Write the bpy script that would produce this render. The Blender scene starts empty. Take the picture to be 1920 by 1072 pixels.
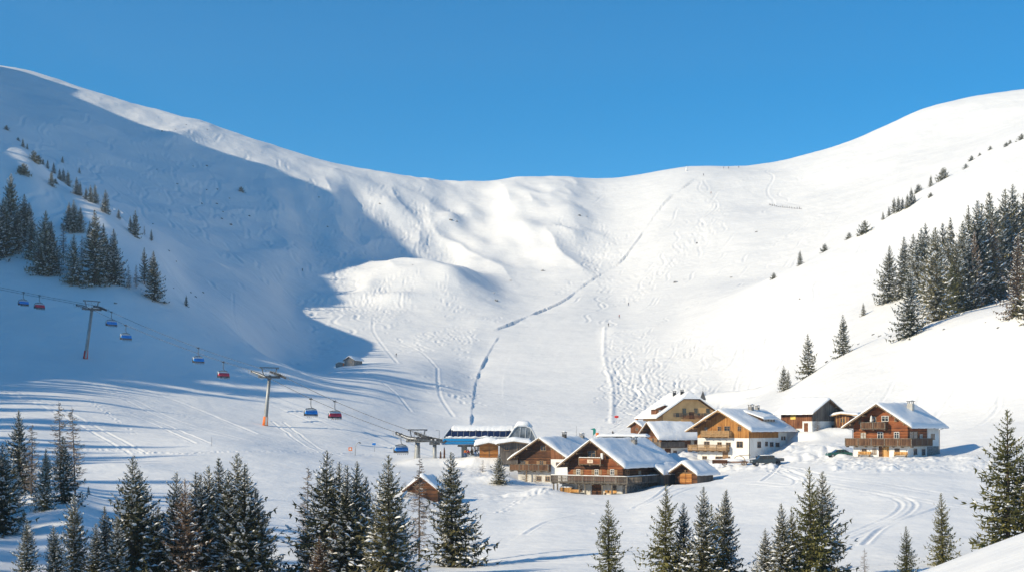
import bpy, bmesh, math, random
import numpy as np
from mathutils import Vector, Matrix, noise as mnoise

# ------------------------------------------------------------------ basics
scene = bpy.context.scene
COL = scene.collection
F = 2600.0          # focal length in pixels of a 1920 px wide picture
HY = 800.0          # row of eye level
CX = 960.0
R = math.radians
RNG = np.random.RandomState(7)
random.seed(11)

def at(px, py, D):
    return Vector(((px - CX) / F * D, D, (HY - py) / F * D))

def tag(o, label=None, cat=None, group=None, kind=None):
    if label: o['label'] = label
    if cat: o['category'] = cat
    if group: o['group'] = group
    if kind: o['kind'] = kind
    return o

def empty(name, loc, rz=0.0, label=None, cat=None, group=None, scale=1.0, rot=None):
    o = bpy.data.objects.new(name, None)
    COL.objects.link(o)
    o.empty_display_size = 0.5
    o.location = loc
    o.rotation_euler = rot if rot else (0, 0, rz)
    o.scale = (scale, scale, scale) if not isinstance(scale, tuple) else scale
    tag(o, label, cat, group)
    return o

class MB:
    """collects polygons, linked as one mesh object"""
    def __init__(s): s.v = []; s.f = []; s.m = []; s.cur = 0
    def poly(s, pts, mi=None):
        n = len(s.v); s.v += [tuple(p) for p in pts]; s.f.append(tuple(range(n, n + len(pts)))); s.m.append(s.cur if mi is None else mi)
    def hexa(s, c, mi=None):
        """c: 8 corners, bottom 0-3 ccw, top 4-7"""
        n = len(s.v); s.v += [tuple(p) for p in c]
        for q in ((0,3,2,1),(4,5,6,7),(0,1,5,4),(1,2,6,5),(2,3,7,6),(3,0,4,7)):
            s.f.append(tuple(n + i for i in q)); s.m.append(s.cur if mi is None else mi)
    def box(s, x0, x1, y0, y1, z0, z1, mi=None):
        s.hexa([(x0,y0,z0),(x1,y0,z0),(x1,y1,z0),(x0,y1,z0),(x0,y0,z1),(x1,y0,z1),(x1,y1,z1),(x0,y1,z1)], mi)
    def bar(s, a, b, w, h=None, mi=None):
        """box from a to b with section w x h"""
        a = Vector(a); b = Vector(b); h = h or w
        d = (b - a)
        if d.length < 1e-6: return
        d.normalize()
        up = Vector((0,0,1)) if abs(d.z) < .95 else Vector((0,1,0))
        sx = d.cross(up).normalized() * (w/2); sz = sx.cross(d).normalized() * (h/2)
        s.hexa([a-sx-sz, a+sx-sz, b+sx-sz, b-sx-sz, a-sx+sz, a+sx+sz, b+sx+sz, b-sx+sz], mi)
    def tube(s, pts, r, n=8, caps=True, mi=None):
        """round tube through pts, r number or list"""
        pts = [Vector(p) for p in pts]; rs = r if isinstance(r, (list, tuple)) else [r]*len(pts)
        base = len(s.v); prev = None
        for i, p in enumerate(pts):
            d = (pts[min(i+1,len(pts)-1)] - pts[max(i-1,0)]).normalized()
            if prev is None:
                up = Vector((0,0,1)) if abs(d.z) < .9 else Vector((1,0,0))
                sx = d.cross(up).normalized()
            else:
                sx = (prev - d * prev.dot(d)).normalized()
            prev = sx; sy = d.cross(sx)
            for k in range(n):
                a = 2*math.pi*k/n
                s.v.append(tuple(p + sx*math.cos(a)*rs[i] + sy*math.sin(a)*rs[i]))
        for i in range(len(pts)-1):
            for k in range(n):
                a0 = base+i*n+k; a1 = base+i*n+(k+1)%n
                s.f.append((a0, a1, a1+n, a0+n)); s.m.append(s.cur if mi is None else mi)
        if caps:
            s.f.append(tuple(base+k for k in reversed(range(n)))); s.m.append(s.cur if mi is None else mi)
            e = base+(len(pts)-1)*n
            s.f.append(tuple(e+k for k in range(n))); s.m.append(s.cur if mi is None else mi)
    def ellip(s, c, rx, ry, rz, nu=10, nv=6, mi=None, jit=0):
        c = Vector(c); base = len(s.v)
        for j in range(nv+1):
            th = math.pi*j/nv
            for i in range(nu):
                ph = 2*math.pi*i/nu
                k = 1 + (random.uniform(-jit, jit) if jit else 0)
                s.v.append((c.x+rx*k*math.sin(th)*math.cos(ph), c.y+ry*k*math.sin(th)*math.sin(ph), c.z+rz*k*math.cos(th)))
        for j in range(nv):
            for i in range(nu):
                a = base+j*nu+i; b = base+j*nu+(i+1)%nu
                s.f.append((a, a+nu, b+nu, b)); s.m.append(s.cur if mi is None else mi)
    def prism(s, outline, y0, y1, mi=None):
        """outline of (x,z) extruded from y0 to y1"""
        n = len(outline)
        s.poly([(x, y0, z) for x, z in outline], mi)
        s.poly([(x, y1, z) for x, z in reversed(outline)], mi)
        for i in range(n):
            (xa, za), (xb, zb) = outline[i], outline[(i+1) % n]
            s.poly([(xa,y1,za),(xb,y1,zb),(xb,y0,zb),(xa,y0,za)], mi)
    def mesh(s, name, mats, smooth=False):
        me = bpy.data.meshes.new(name)
        me.from_pydata(s.v, [], s.f); 
        for m in (mats if isinstance(mats, (list, tuple)) else [mats]): me.materials.append(m)
        if any(s.m): me.polygons.foreach_set('material_index', s.m)
        if smooth: me.polygons.foreach_set('use_smooth', [True]*len(me.polygons))
        me.update()
        return me
    def build(s, name, mats, parent=None, smooth=False):
        o = bpy.data.objects.new(name, s.mesh(name, mats, smooth)); COL.objects.link(o)
        if parent: o.parent = parent
        return o

def copy_tree(o, parent=None):
    c = o.copy(); COL.objects.link(c)
    if parent: c.parent = parent
    for ch in list(o.children): copy_tree(ch, c)
    return c

# ------------------------------------------------------------------ materials
def newmat(name):
    m = bpy.data.materials.new(name); m.use_nodes = True
    nt = m.node_tree; b = nt.nodes['Principled BSDF']
    return m, nt, b

def lin(c):
    return tuple((x/255/12.92 if x/255 <= .04045 else ((x/255+.055)/1.055)**2.4) for x in c)

def mat_noise(name, c1, c2, scale=3.0, rough=.7, stretch=(1,1,1), bump=0.0, metallic=0.0, detail=5, contrast=(.35,.65), spec=.3, bscale=None):
    m, nt, b = newmat(name); N = nt.nodes.new; L = nt.links.new
    tc = N('ShaderNodeTexCoord'); mp = N('ShaderNodeMapping'); mp.inputs['Scale'].default_value = stretch
    L(tc.outputs['Object'], mp.inputs[0])
    n = N('ShaderNodeTexNoise'); n.inputs['Scale'].default_value = scale; n.inputs['Detail'].default_value = detail
    L(mp.outputs[0], n.inputs[0])
    cr = N('ShaderNodeValToRGB'); cr.color_ramp.elements[0].position = contrast[0]; cr.color_ramp.elements[1].position = contrast[1]
    cr.color_ramp.elements[0].color = (*c1, 1); cr.color_ramp.elements[1].color = (*c2, 1)
    L(n.outputs[0], cr.inputs[0]); L(cr.outputs[0], b.inputs['Base Color'])
    b.inputs['Roughness'].default_value = rough; b.inputs['Metallic'].default_value = metallic
    b.inputs['Specular IOR Level'].default_value = spec
    if bump:
        bp = N('ShaderNodeBump'); bp.inputs['Strength'].default_value = .6; bp.inputs['Distance'].default_value = bump
        if bscale:
            n2 = N('ShaderNodeTexNoise'); n2.inputs['Scale'].default_value = bscale; n2.inputs['Detail'].default_value = 4
            L(mp.outputs[0], n2.inputs[0]); L(n2.outputs[0], bp.inputs['Height'])
        else: L(n.outputs[0], bp.inputs['Height'])
        L(bp.outputs[0], b.inputs['Normal'])
    return m

def mat_planks(name, c1, c2, c3, axis='Z', board=.22, rough=.75, gap=.10):
    """timber boards: each board its own tone, grain along it, dark joints between"""
    m, nt, b = newmat(name); N = nt.nodes.new; L = nt.links.new
    tc = N('ShaderNodeTexCoord'); sp = N('ShaderNodeSeparateXYZ'); L(tc.outputs['Object'], sp.inputs[0])
    if axis == 'Z': src = sp.outputs['Z']
    else:
        ad = N('ShaderNodeMath'); ad.operation = 'ADD'; L(sp.outputs['X'], ad.inputs[0]); L(sp.outputs['Y'], ad.inputs[1]); src = ad.outputs[0]
    dv = N('ShaderNodeMath'); dv.operation = 'DIVIDE'; dv.inputs[1].default_value = board; L(src, dv.inputs[0])
    fl = N('ShaderNodeMath'); fl.operation = 'FLOOR'; L(dv.outputs[0], fl.inputs[0])
    fr = N('ShaderNodeMath'); fr.operation = 'FRACT'; L(dv.outputs[0], fr.inputs[0])
    wn = N('ShaderNodeTexWhiteNoise'); wn.noise_dimensions = '1D'; L(fl.outputs[0], wn.inputs['W'])
    mp = N('ShaderNodeMapping'); mp.inputs['Scale'].default_value = (.5,.5,6) if axis == 'Z' else (6,6,.5)
    L(tc.outputs['Object'], mp.inputs[0])
    n = N('ShaderNodeTexNoise'); n.inputs['Scale'].default_value = 2.2; n.inputs['Detail'].default_value = 6; L(mp.outputs[0], n.inputs[0])
    n2 = N('ShaderNodeTexNoise'); n2.inputs['Scale'].default_value = .45; n2.inputs['Detail'].default_value = 3; L(tc.outputs['Object'], n2.inputs[0])
    a1 = N('ShaderNodeMath'); a1.operation = 'MULTIPLY_ADD'; a1.inputs[1].default_value = .45; L(wn.outputs[0], a1.inputs[0])
    s2 = N('ShaderNodeMath'); s2.operation = 'ADD'; L(n.outputs[0], s2.inputs[0]); L(n2.outputs[0], s2.inputs[1])
    s3 = N('ShaderNodeMath'); s3.operation = 'MULTIPLY_ADD'; s3.inputs[1].default_value = 1.0; s3.inputs[2].default_value = -.72; L(s2.outputs[0], s3.inputs[0])
    L(s3.outputs[0], a1.inputs[2])
    cr = N('ShaderNodeValToRGB'); e = cr.color_ramp.elements
    e[0].position = .15; e[0].color = (*c1, 1); e[1].position = .9; e[1].color = (*c3, 1)
    k = e.new(.5); k.color = (*c2, 1)
    L(a1.outputs[0], cr.inputs[0])
    lt = N('ShaderNodeMath'); lt.operation = 'LESS_THAN'; lt.inputs[1].default_value = gap; L(fr.outputs[0], lt.inputs[0])
    mx = N('ShaderNodeMix'); mx.data_type = 'RGBA'; L(lt.outputs[0], mx.inputs['Factor']); L(cr.outputs[0], mx.inputs[6]); mx.inputs[7].default_value = (c1[0]*.35, c1[1]*.35, c1[2]*.35, 1)
    L(mx.outputs[2], b.inputs['Base Color'])
    b.inputs['Roughness'].default_value = rough; b.inputs['Specular IOR Level'].default_value = .25
    bp = N('ShaderNodeBump'); bp.inputs['Distance'].default_value = .02; bp.inputs['Strength'].default_value = .7
    L(fr.outputs[0], bp.inputs['Height']); L(bp.outputs[0], b.inputs['Normal'])
    return m

def mat_snow(name, base=(.87,.868,.86), scales=((.18,.35),(.9,.10),(5,.02)), rough=.55):
    m, nt, b = newmat(name); N = nt.nodes.new; L = nt.links.new
    tc = N('ShaderNodeTexCoord'); prev = None
    for sc, dist in scales:
        n = N('ShaderNodeTexNoise'); n.inputs['Scale'].default_value = sc; n.inputs['Detail'].default_value = 4; n.inputs['Roughness'].default_value = .55
        L(tc.outputs['Object'], n.inputs[0])
        bp = N('ShaderNodeBump'); bp.inputs['Strength'].default_value = 1.0; bp.inputs['Distance'].default_value = dist
        L(n.outputs[0], bp.inputs['Height'])
        if prev: L(prev.outputs[0], bp.inputs['Normal'])
        prev = bp
    L(prev.outputs[0], b.inputs['Normal'])
    b.inputs['Base Color'].default_value = (*base, 1); b.inputs['Roughness'].default_value = rough
    b.inputs['Specular IOR Level'].default_value = .15
    return m

M = {}
M['snow_ground'] = mat_snow('snow_ground', scales=((.02,1.6),(.12,.5),(.7,.09),(4,.012)))
def vary(m, c1, c2, sc):
    nt = m.node_tree; b = nt.nodes['Principled BSDF']; tc = nt.nodes.new('ShaderNodeTexCoord'); n = nt.nodes.new('ShaderNodeTexNoise'); n.inputs['Scale'].default_value = sc; n.inputs['Detail'].default_value = 8; n.inputs['Roughness'].default_value = .65
    cr = nt.nodes.new('ShaderNodeValToRGB'); cr.color_ramp.elements[0].position = .3; cr.color_ramp.elements[1].position = .7; cr.color_ramp.elements[0].color = (*c1,1); cr.color_ramp.elements[1].color = (*c2,1)
    nt.links.new(tc.outputs['Object'], n.inputs[0]); nt.links.new(n.outputs[0], cr.inputs[0]); nt.links.new(cr.outputs[0], b.inputs['Base Color'])
vary(M['snow_ground'], (.82,.82,.82), (.89,.885,.875), .05)
M['snow'] = mat_snow('snow', scales=((.35,.25),(1.6,.06)))
# ------------------------------------------------------------------ terrain
# feature lines of the land, near to far: list of (column, distance, row)
FEAT = [
 # camera slope
 [(-2600,3,2300),(4500,3,2300)],
 # near bank, seen bottom right
 [(-2600,50,1260),(0,50,1230),(1300,50,1210),(1500,50,1140),(1740,50,1076),(1800,50,1052),(1920,50,1005),(2200,50,900),(4500,50,700)],
 [(-2600,85,1000),(0,85,1150),(400,85,1180),(1200,85,1150),(1600,85,1140),(1740,85,1110),(1920,85,1120),(2200,85,1060),(4500,85,900)],
 [(-2600,115,900),(-300,118,1010),(0,118,1060),(200,118,1090),(400,118,1110),(700,118,1100),(1000,118,1090),(1300,118,1085),(1500,118,1082),(1700,118,1068),(1800,118,1064),(1920,118,1062),(2200,118,1040),(4500,118,900)],
 [(-2600,155,800),(-300,155,920),(0,155,960),(120,155,950),(200,155,975),(400,155,1000),(600,155,1020),(845,155,1048),(1000,155,1035),(1200,155,1020),(1400,155,1010),(1600,155,995),(1750,155,985),(1920,155,980),(2200,155,960),(4500,155,800)],
 [(-2600,222,700),(-300,222,862),(0,222,881),(200,222,888),(400,222,898),(600,222,915),(800,222,935),(950,222,942),(1040,222,933),(1150,222,932),(1250,222,917),(1320,222,912),(1450,222,892),(1600,222,872),(1700,222,868),(1800,222,866),(1920,222,860),(2200,222,840),(4500,222,600)],
 [(-2600,262,600),(-300,262,815),(0,262,830),(200,262,842),(400,262,848),(600,262,866),(800,262,890),(950,262,900),(1040,262,906),(1150,262,903),(1250,262,893),(1330,262,880),(1450,262,862),(1600,262,846),(1700,262,842),(1760,262,838),(1800,262,830),(1920,262,812),(2200,262,760),(4500,262,500)],
 [(-2600,310,500),(-300,320,738),(0,325,755),(160,330,766),(300,335,785),(500,340,810),(650,312,850),(750,312,860),(870,312,858),(1000,312,868),(1100,312,865),(1200,312,858),(1300,312,850),(1400,312,848),(1480,308,826),(1550,305,808),(1600,305,800),(1700,305,790),(1800,300,775),(1920,295,745),(2200,290,660),(4500,290,300)],
 [(-2600,410,400),(-300,410,620),(0,410,655),(160,412,673),(300,412,705),(500,408,752),(640,395,778),(750,400,800),(870,400,818),(1000,400,822),(1100,400,818),(1200,400,802),(1300,400,785),(1380,410,764),(1430,410,743),(1470,410,728),(1515,405,704),(1580,400,665),(1650,390,640),(1700,380,628),(1800,360,604),(1920,340,578),(2200,330,500),(4500,330,100)],
 [(-2600,480,300),(-300,480,420),(0,480,505),(100,480,515),(200,480,527),(290,480,560),(350,480,592),(450,480,645),(600,480,705),(700,480,722),(800,480,752),(900,480,762),(1000,480,768),(1150,480,768),(1250,480,765),(1340,470,765),(1400,470,752),(1450,460,725),(1515,455,698),(1580,450,657),(1650,440,625),(1700,430,600),(1800,420,580),(1920,405,560),(2200,400,470),(4500,400,0)],
 [(-2600,600,100),(-300,600,120),(0,620,258),(60,615,290),(100,610,330),(150,600,362),(200,590,392),(240,580,430),(300,570,482),(350,560,540),(420,560,590),(480,560,650),(540,560,700),(600,550,694),(650,550,681),(700,550,678),(760,550,683),(830,550,703),(900,550,726),(1000,550,728),(1150,550,722),(1250,550,712),(1350,550,690),(1450,550,640),(1515,545,610),(1580,540,585),(1700,530,548),(1800,520,515),(1920,500,480),(2200,500,380),(4500,500,-100)],
 [(-2600,720,140),(-300,720,170),(0,720,300),(100,700,350),(200,690,400),(300,670,466),(350,660,520),(450,660,575),(540,660,640),(600,650,672),(700,650,662),(800,650,662),(900,650,668),(1000,650,664),(1150,650,650),(1250,650,632),(1350,650,590),(1440,650,532),(1500,645,500),(1600,655,446),(1700,665,386),(1780,675,332),(1860,685,286),(1920,695,256),(2200,720,130),(4500,720,-300)],
 [(-2600,850,60),(-300,850,100),(0,850,236),(100,850,300),(200,830,358),(300,810,415),(400,790,475),(500,780,530),(560,780,572),(650,780,582),(700,780,588),(800,780,590),(900,780,588),(1000,770,600),(1130,760,600),(1250,765,575),(1350,765,545),(1440,760,526),(1500,760,503),(1600,765,452),(1700,775,394),(1780,780,342),(1860,790,298),(1920,800,270),(2200,820,150),(4500,820,-250)],
 [(-2600,1000,-100),(-300,980,20),(0,980,180),(200,960,280),(300,940,340),(400,920,405),(500,900,455),(600,890,500),(650,880,512),(700,880,498),(760,880,488),(800,880,487),(860,880,497),(900,880,520),(950,880,546),(1000,880,550),(1130,870,548),(1250,880,510),(1350,890,475),(1440,890,450),(1600,890,396),(1700,900,348),(1800,900,300),(1920,910,240),(2200,920,130),(4500,920,-250)],
 [(-2600,1100,-150),(-300,1080,-40),(0,1070,146),(200,1070,222),(400,1050,318),(500,1030,372),(600,1010,425),(700,1000,470),(800,1000,484),(860,1000,487),(950,1000,480),(1050,1000,465),(1130,1000,465),(1250,1000,430),(1350,1010,400),(1440,1010,388),(1600,1010,340),(1700,1010,300),(1800,1010,260),(1920,1010,212),(2200,1020,110),(4500,1020,-250)],
 [(-2600,1200,-200),(-300,1160,0),(0,1160,121),(50,1160,131),(100,1165,146),(180,1170,175),(300,1180,211),(400,1190,238),(480,1200,265),(600,1220,301),(720,1240,325),(800,1260,337),(860,1270,343),(920,1290,345),(970,1280,337),(1050,1290,338),(1130,1300,341),(1200,1290,334),(1240,1280,327),(1290,1270,320),(1370,1250,317),(1450,1240,307),(1520,1220,289),(1600,1200,262),(1680,1190,232),(1760,1180,205),(1840,1170,188),(1920,1160,176),(2200,1150,120),(4500,1150,-200)],
 [(-2600,1450,-150),(-300,1450,60),(0,1450,200),(400,1450,330),(800,1500,400),(1290,1500,390),(1600,1450,330),(1920,1400,260),(2200,1400,200),(4500,1400,-100)],
 [(-2600,3200,300),(0,3200,600),(960,3200,700),(1920,3200,620),(4500,3200,300)],
]

def pchip_slopes(x, y):
    """x,y arrays [n, m]; slopes along axis 0"""
    h = np.diff(x, axis=0); d = np.diff(y, axis=0) / h
    m = np.zeros_like(y)
    w1 = 2*h[1:] + h[:-1]; w2 = h[1:] + 2*h[:-1]
    ok = (d[1:] * d[:-1]) > 0
    with np.errstate(divide='ignore', invalid='ignore'):
        mm = (w1 + w2) / (w1/d[:-1] + w2/d[1:])
    m[1:-1] = np.where(ok, mm, 0)
    m[0] = d[0]; m[-1] = d[-1]
    return m

def pchip1(xs, ys, q):
    xs = np.array(xs, float)[:, None]; ys = np.array(ys, float)[:, None]
    m = pchip_slopes(xs, ys)
    i = np.clip(np.searchsorted(xs[:, 0], q) - 1, 0, len(xs)-2)
    h = xs[i+1, 0]-xs[i, 0]; t = np.clip((q - xs[i, 0])/h, 0, 1)
    return ((2*t**3-3*t**2+1)*ys[i,0] + (t**3-2*t**2+t)*h*m[i,0] + (-2*t**3+3*t**2)*ys[i+1,0] + (t**3-t**2)*h*m[i+1,0])

# fine columns where the picture is, coarser beyond
STEP = 1.7
ucol = np.concatenate([np.arange(-2600,-700,60.), np.arange(-700,-60,12.), np.arange(-60,1980,STEP), np.arange(1980,2700,12.), np.arange(2700,4501,60.)])
DR = np.concatenate([np.exp(np.arange(math.log(3), math.log(50), .06)), np.exp(np.arange(math.log(50), math.log(1330), .0030)), np.exp(np.arange(math.log(1330), math.log(1700), .03))])
NU, ND = len(ucol), len(DR)
fd = np.array([pchip1([p[0] for p in f], [p[1] for p in f], ucol) for f in FEAT])
fp = np.array([pchip1([p[0] for p in f], [p[2] for p in f], ucol) for f in FEAT])
# soften the kinks of the feature lines sideways
def smooth_u(a, passes):
    for _ in range(passes): a[:, 1:-1] = .25*a[:, :-2] + .5*a[:, 1:-1] + .25*a[:, 2:]
    return a
fd = smooth_u(fd, 60); fp = smooth_u(fp, 60)
fz = (HY - fp) / F * fd
sl = pchip_slopes(fd, fz)
Z = np.zeros((ND, NU))
for j, D in enumerate(DR):
    i = np.clip((fd <= D).sum(axis=0) - 1, 0, len(FEAT)-2)
    c = np.arange(NU)
    x0 = fd[i, c]; h = fd[i+1, c]-x0; t = np.clip((D-x0)/h, 0, 1)
    Z[j] = (2*t**3-3*t**2+1)*fz[i,c] + (t**3-2*t**2+t)*h*sl[i,c] + (-2*t**3+3*t**2)*fz[i+1,c] + (t**3-t**2)*h*sl[i+1,c]
# soften along the line of sight, window growing with distance
for _ in range(10): Z[1:-1] = .25*Z[:-2] + .5*Z[1:-1] + .25*Z[2:]
X = (ucol[None, :] - CX)/F * DR[:, None]
Y = np.repeat(DR[:, None], NU, axis=1)
LND = np.log(DR)

def hash2(ix, iy, s):
    h = (ix.astype(np.int64)*374761393 + iy.astype(np.int64)*668265263 + s*69069) & 0xffffffff
    h = ((h ^ (h >> 13)) * 1274126177) & 0xffffffff
    return ((h ^ (h >> 16)) & 0xffff) / 65535.0
def vnoise(x, y, s=0):
    ix = np.floor(x); iy = np.floor(y); fx = x-ix; fy = y-iy
    fx = fx*fx*fx*(fx*(fx*6-15)+10); fy = fy*fy*fy*(fy*(fy*6-15)+10)
    a = hash2(ix,iy,s); b = hash2(ix+1,iy,s); c = hash2(ix,iy+1,s); d = hash2(ix+1,iy+1,s)
    return (a*(1-fx)+b*fx)*(1-fy) + (c*(1-fx)+d*fx)*fy - .5
def fbm(x, y, sc, oct=4, s=0, g=.5):
    r = 0; a = 1.0
    ca, sa = math.cos(.6), math.sin(.6)
    for k in range(oct):
        r = r + a*vnoise(x/sc, y/sc, s+k*17); x, y = ca*x-sa*y, sa*x+ca*y; sc *= .5; a *= g
    return r
def sstep(a, b, x):
    t = np.clip((x-a)/(b-a), 0, 1); return t*t*(3-2*t)

def gi(x, y):
    u = CX + x/y*F
    return np.interp(math.log(max(y,3.01)), LND, np.arange(ND)), np.interp(u, ucol, np.arange(NU))
def height(x, y):
    j, i = gi(x, y); j0 = min(int(j), ND-2); i0 = min(int(i), NU-2); fj = j-j0; fi = i-i0
    return float((Z[j0,i0]*(1-fi)+Z[j0,i0+1]*fi)*(1-fj) + (Z[j0+1,i0]*(1-fi)+Z[j0+1,i0+1]*fi)*fj)
def hit(px, py, dmin=90, dmax=1330):
    """first point of the land seen at a picture position"""
    i = np.interp(px, ucol, np.arange(NU)); i0 = int(i); fi = i-i0
    col = Z[:, i0]*(1-fi) + Z[:, i0+1]*fi
    row = HY - F*col/DR
    ok = np.where((DR > dmin) & (DR < dmax) & (row <= py))[0]
    if len(ok) == 0: 
        k = np.argmin(np.where((DR > dmin) & (DR < dmax), row, 1e9)); D = DR[k]
    else:
        k = ok[0]
        r0, r1 = row[k-1], row[k]
        t = 0 if r0 == r1 else min(1,max(0,(r0-py)/(r0-r1)))
        D = DR[k-1] + t*(DR[k]-DR[k-1])
    x = (px-CX)/F*D
    return Vector((x, D, height(x, D)))

UU = np.repeat(ucol[None, :], ND, axis=0)
def zone(u0, u1, v0, v1, soft=25):
    """weight over a patch of land given by picture extents of the smooth land"""
    ROW = HY - F*Z0/DR[:, None]
    return sstep(u0-soft,u0+soft,UU)*(1-sstep(u1-soft,u1+soft,UU))*sstep(v0-soft,v0+soft,ROW)*(1-sstep(v1-soft,v1+soft,ROW))
Z0 = Z.copy()
# undulations: large on the mountain, gentle low down
far = sstep(330, 900, DR)[:, None]
left = 1 - sstep(300, 700, UU)
groomed = np.clip(zone(900,1135,610,800,20) + zone(1150,1300,330,600,40)*.6, 0, 1)
rough_far = far*(1-.9*groomed)
sky = sstep(1330, 1220, DR)[:, None] if False else (1 - .75*np.exp(-((DR[:,None]-1230)/70.)**2))
Z += rough_far*sky*fbm(X, Y, 120, 2, 3)*5.5
Z += rough_far*sky*fbm(X, Y, 34, 3, 5)*1.3*(.5+.9*zone(480,1000,320,480,40)+1.0*left)
mid = sstep(60,120,DR)[:,None]*(1-groomed)
Z += mid*fbm(X, Y, 14, 3, 8)*(.22+.25*far)
nearw = sstep(100,140,DR)[:,None]*(1-sstep(300,380,DR)[:,None])
Z += nearw*fbm(X, Y*.8, 34, 2, 71)*1.1*(1-zone(1560,1800,840,880,20))
# spurs and gullies on the valley head
rg = 1-2.4*np.abs(fbm(X+.25*Y, Y*.38, 52, 3, 91, .5))
Z += zone(520,1110,340,505,45)*far*(rg*5.0-2.0)
rg2 = 1-2.4*np.abs(fbm(X-.2*Y, Y*.45, 60, 3, 95, .5))
Z += zone(60,560,190,520,50)*far*rg2*2.6
Z += zone(1280,1800,300,560,60)*far*(fbm(X, Y*.6, 70, 3, 99))*3.0
# downhill ribs on the left face and the right hill
rib = np.sin((X*.55+Y*.25)/9 + 3*fbm(X,Y,90,2,21))
Z += far*left*rib*.25*sstep(620,800,DR)[:,None]

def bump(px, py, rx, ry, h, rot=0.0):
    p = hit(px, py); dx = X-p.x; dy = Y-p.y
    c, s = math.cos(rot), math.sin(rot)
    a = (dx*c+dy*s)/rx; b = (-dx*s+dy*c)/ry
    global Z
    Z = Z + h*np.exp(-(a*a+b*b))
# ------------------------------------------------------------------ building sites (levelled into the slope)
# name: near corner column, distance, base row, angle (facade normal left of the view), width, length, near corner side
SITES = dict(
  right_chalet=(1702,235,857,38,9.8,14,'R'), mid_chalet=(1405,290,862,40,12.7,16.2,'R'), near_chalet=(1168,234,929,35,10.9,17,'R'),
  left_chalet=(1064,268,905,30,11,17,'R'), back_chalet=(1241,315,858,62,7,10,'R'), hotel=(1243,356,808,-12,15,17,'L'),
  barn=(1523,300,808,-35,8.8,9.2,'L'), hut=(1307,238,910,40,4.5,5.1,'R'), cabin=(1592,300,801,30,3.2,5,'R'),
  shed=(1203,352,812,40,3.4,4,'R'), garage=(1208,282,842,10,9,6,'R'), station=(0,0,0,0,0,0,'S'))
def site(name):
    px, D, py, th, W, Lg, side = SITES[name]
    c = at(px, py, D); t = R(th)
    rt = Vector((math.cos(t), -math.sin(t), 0)); bk = Vector((math.sin(t), math.cos(t), 0))
    o = c - rt*(W/2) if side == 'R' else c + rt*(W/2)       # middle of the front wall at ground level
    return o, -t, W, Lg, rt, bk
def level(cx, cy, ang, hw, hl, z, soft=3.0, lo=None):
    """flatten a rectangle (half sizes hw, hl) around a centre to height z, easing out over soft metres"""
    global Z
    c, s = math.cos(ang), math.sin(ang)
    dx = X-cx; dy = Y-cy
    a = np.abs(dx*c+dy*s)-hw; b = np.abs(-dx*s+dy*c)-hl
    d = np.sqrt(np.maximum(a,0)**2+np.maximum(b,0)**2)
    w = 1-sstep(0, soft, d)
    Z = Z*(1-w)+w*z
for nm in ('hotel','back_chalet','mid_chalet','barn','left_chalet','right_chalet','near_chalet','hut','cabin','shed'):
    o, rz, W, Lg, rt, bk = site(nm)
    Z0s = Z.copy()
    q = o + bk*(.5) ; level(q.x, q.y, rz, W/2+.6, 2.2, o.z-.05, 4.0)
# station terrace, cut off by a bank towards the camera
p = at(905, 858, 300); level(p.x, p.y+6, 0, 13, 9, p.z, 7)

p = at(946, 856, 293); level(p.x, p.y+2, 0, 6, 3.4, p.z, 5)
def lumps(px0, px1, py0, py1, h, sc=2.6, soft=8, seed=40):
    """heaps of cleared snow"""
    global Z
    ROW = HY - F*Z/DR[:, None]
    w = sstep(px0-soft,px0+soft,UU)*(1-sstep(px1-soft,px1+soft,UU))*sstep(py0-soft*.4,py0+soft*.4,ROW)*(1-sstep(py1-soft*.4,py1+soft*.4,ROW))*(DR[:,None]<345)*(DR[:,None]>180)
    n = np.abs(fbm(X, Y, sc*1.8, 3, seed, .5))*1.7*(.3+1.2*np.clip(fbm(X,Y,11,2,seed+3)+.5,0,1))
    Z = Z + w*h*n
lumps(1180,1300,842,880,1.1,2.2,18,41)
lumps(1300,1460,862,884,.6,1.3,14,42)
lumps(1475,1590,832,868,.9,2.0,18,43)
lumps(1560,1900,858,884,.45,1.0,10,44)
lumps(890,1040,865,940,.4,2.2,30,45)
lumps(830,940,862,905,.3,1.6,25,46)
lumps(1290,1345,742,800,1.0,3,8,47)
bump(790,936,6,2.2,1.3); bump(765,934,3,3,1.0)
# banks beside things
for (px, py, rx, ry, h) in ((1197,905,4,3,1.6),(1530,852,5,3,1.4),(1250,868,3,2.5,2.0),(1215,866,2.2,2.2,2.2),(1360,868,7,2.,.7),(1010,925,4,3,1.1),(940,905,5,3,1.4),(1470,862,6,2.2,.8)):
    bump(px, py, rx, ry, h)
# bumps and hollows on the mountain face
for (px, py, rx, ry, h, rot) in ((600,350,16,20,2,0),(728,386,10,20,4.5,.5),(845,414,12,24,5.5,-.4),(845,512,9,14,3,.1),(322,262,16,50,3,-.15),(690,540,6,10,2.5,0),(640,372,9,16,3,.2),(760,340,30,16,3,0),(1070,400,16,20,4,0),(980,430,14,22,4,0),
                                 (930,395,12,18,-4,0),(1060,440,12,18,3,0),(920,555,14,12,2,0),(700,430,16,20,3,0),(640,330,26,14,3,0),(1338,758,8,6,3.4,.2),(1376,750,7,5,2.8,0),(1300,748,8,8,2,0),(1408,742,5,5,2.2,0),(1395,756,4,5,1.6,0),
                                 (650,560,16,10,3,0),(740,560,14,9,3.5,0),(560,820,12,8,.8,0),(180,880,10,7,1,0)):
    bump(px, py, rx, ry, h, rot)

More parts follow.
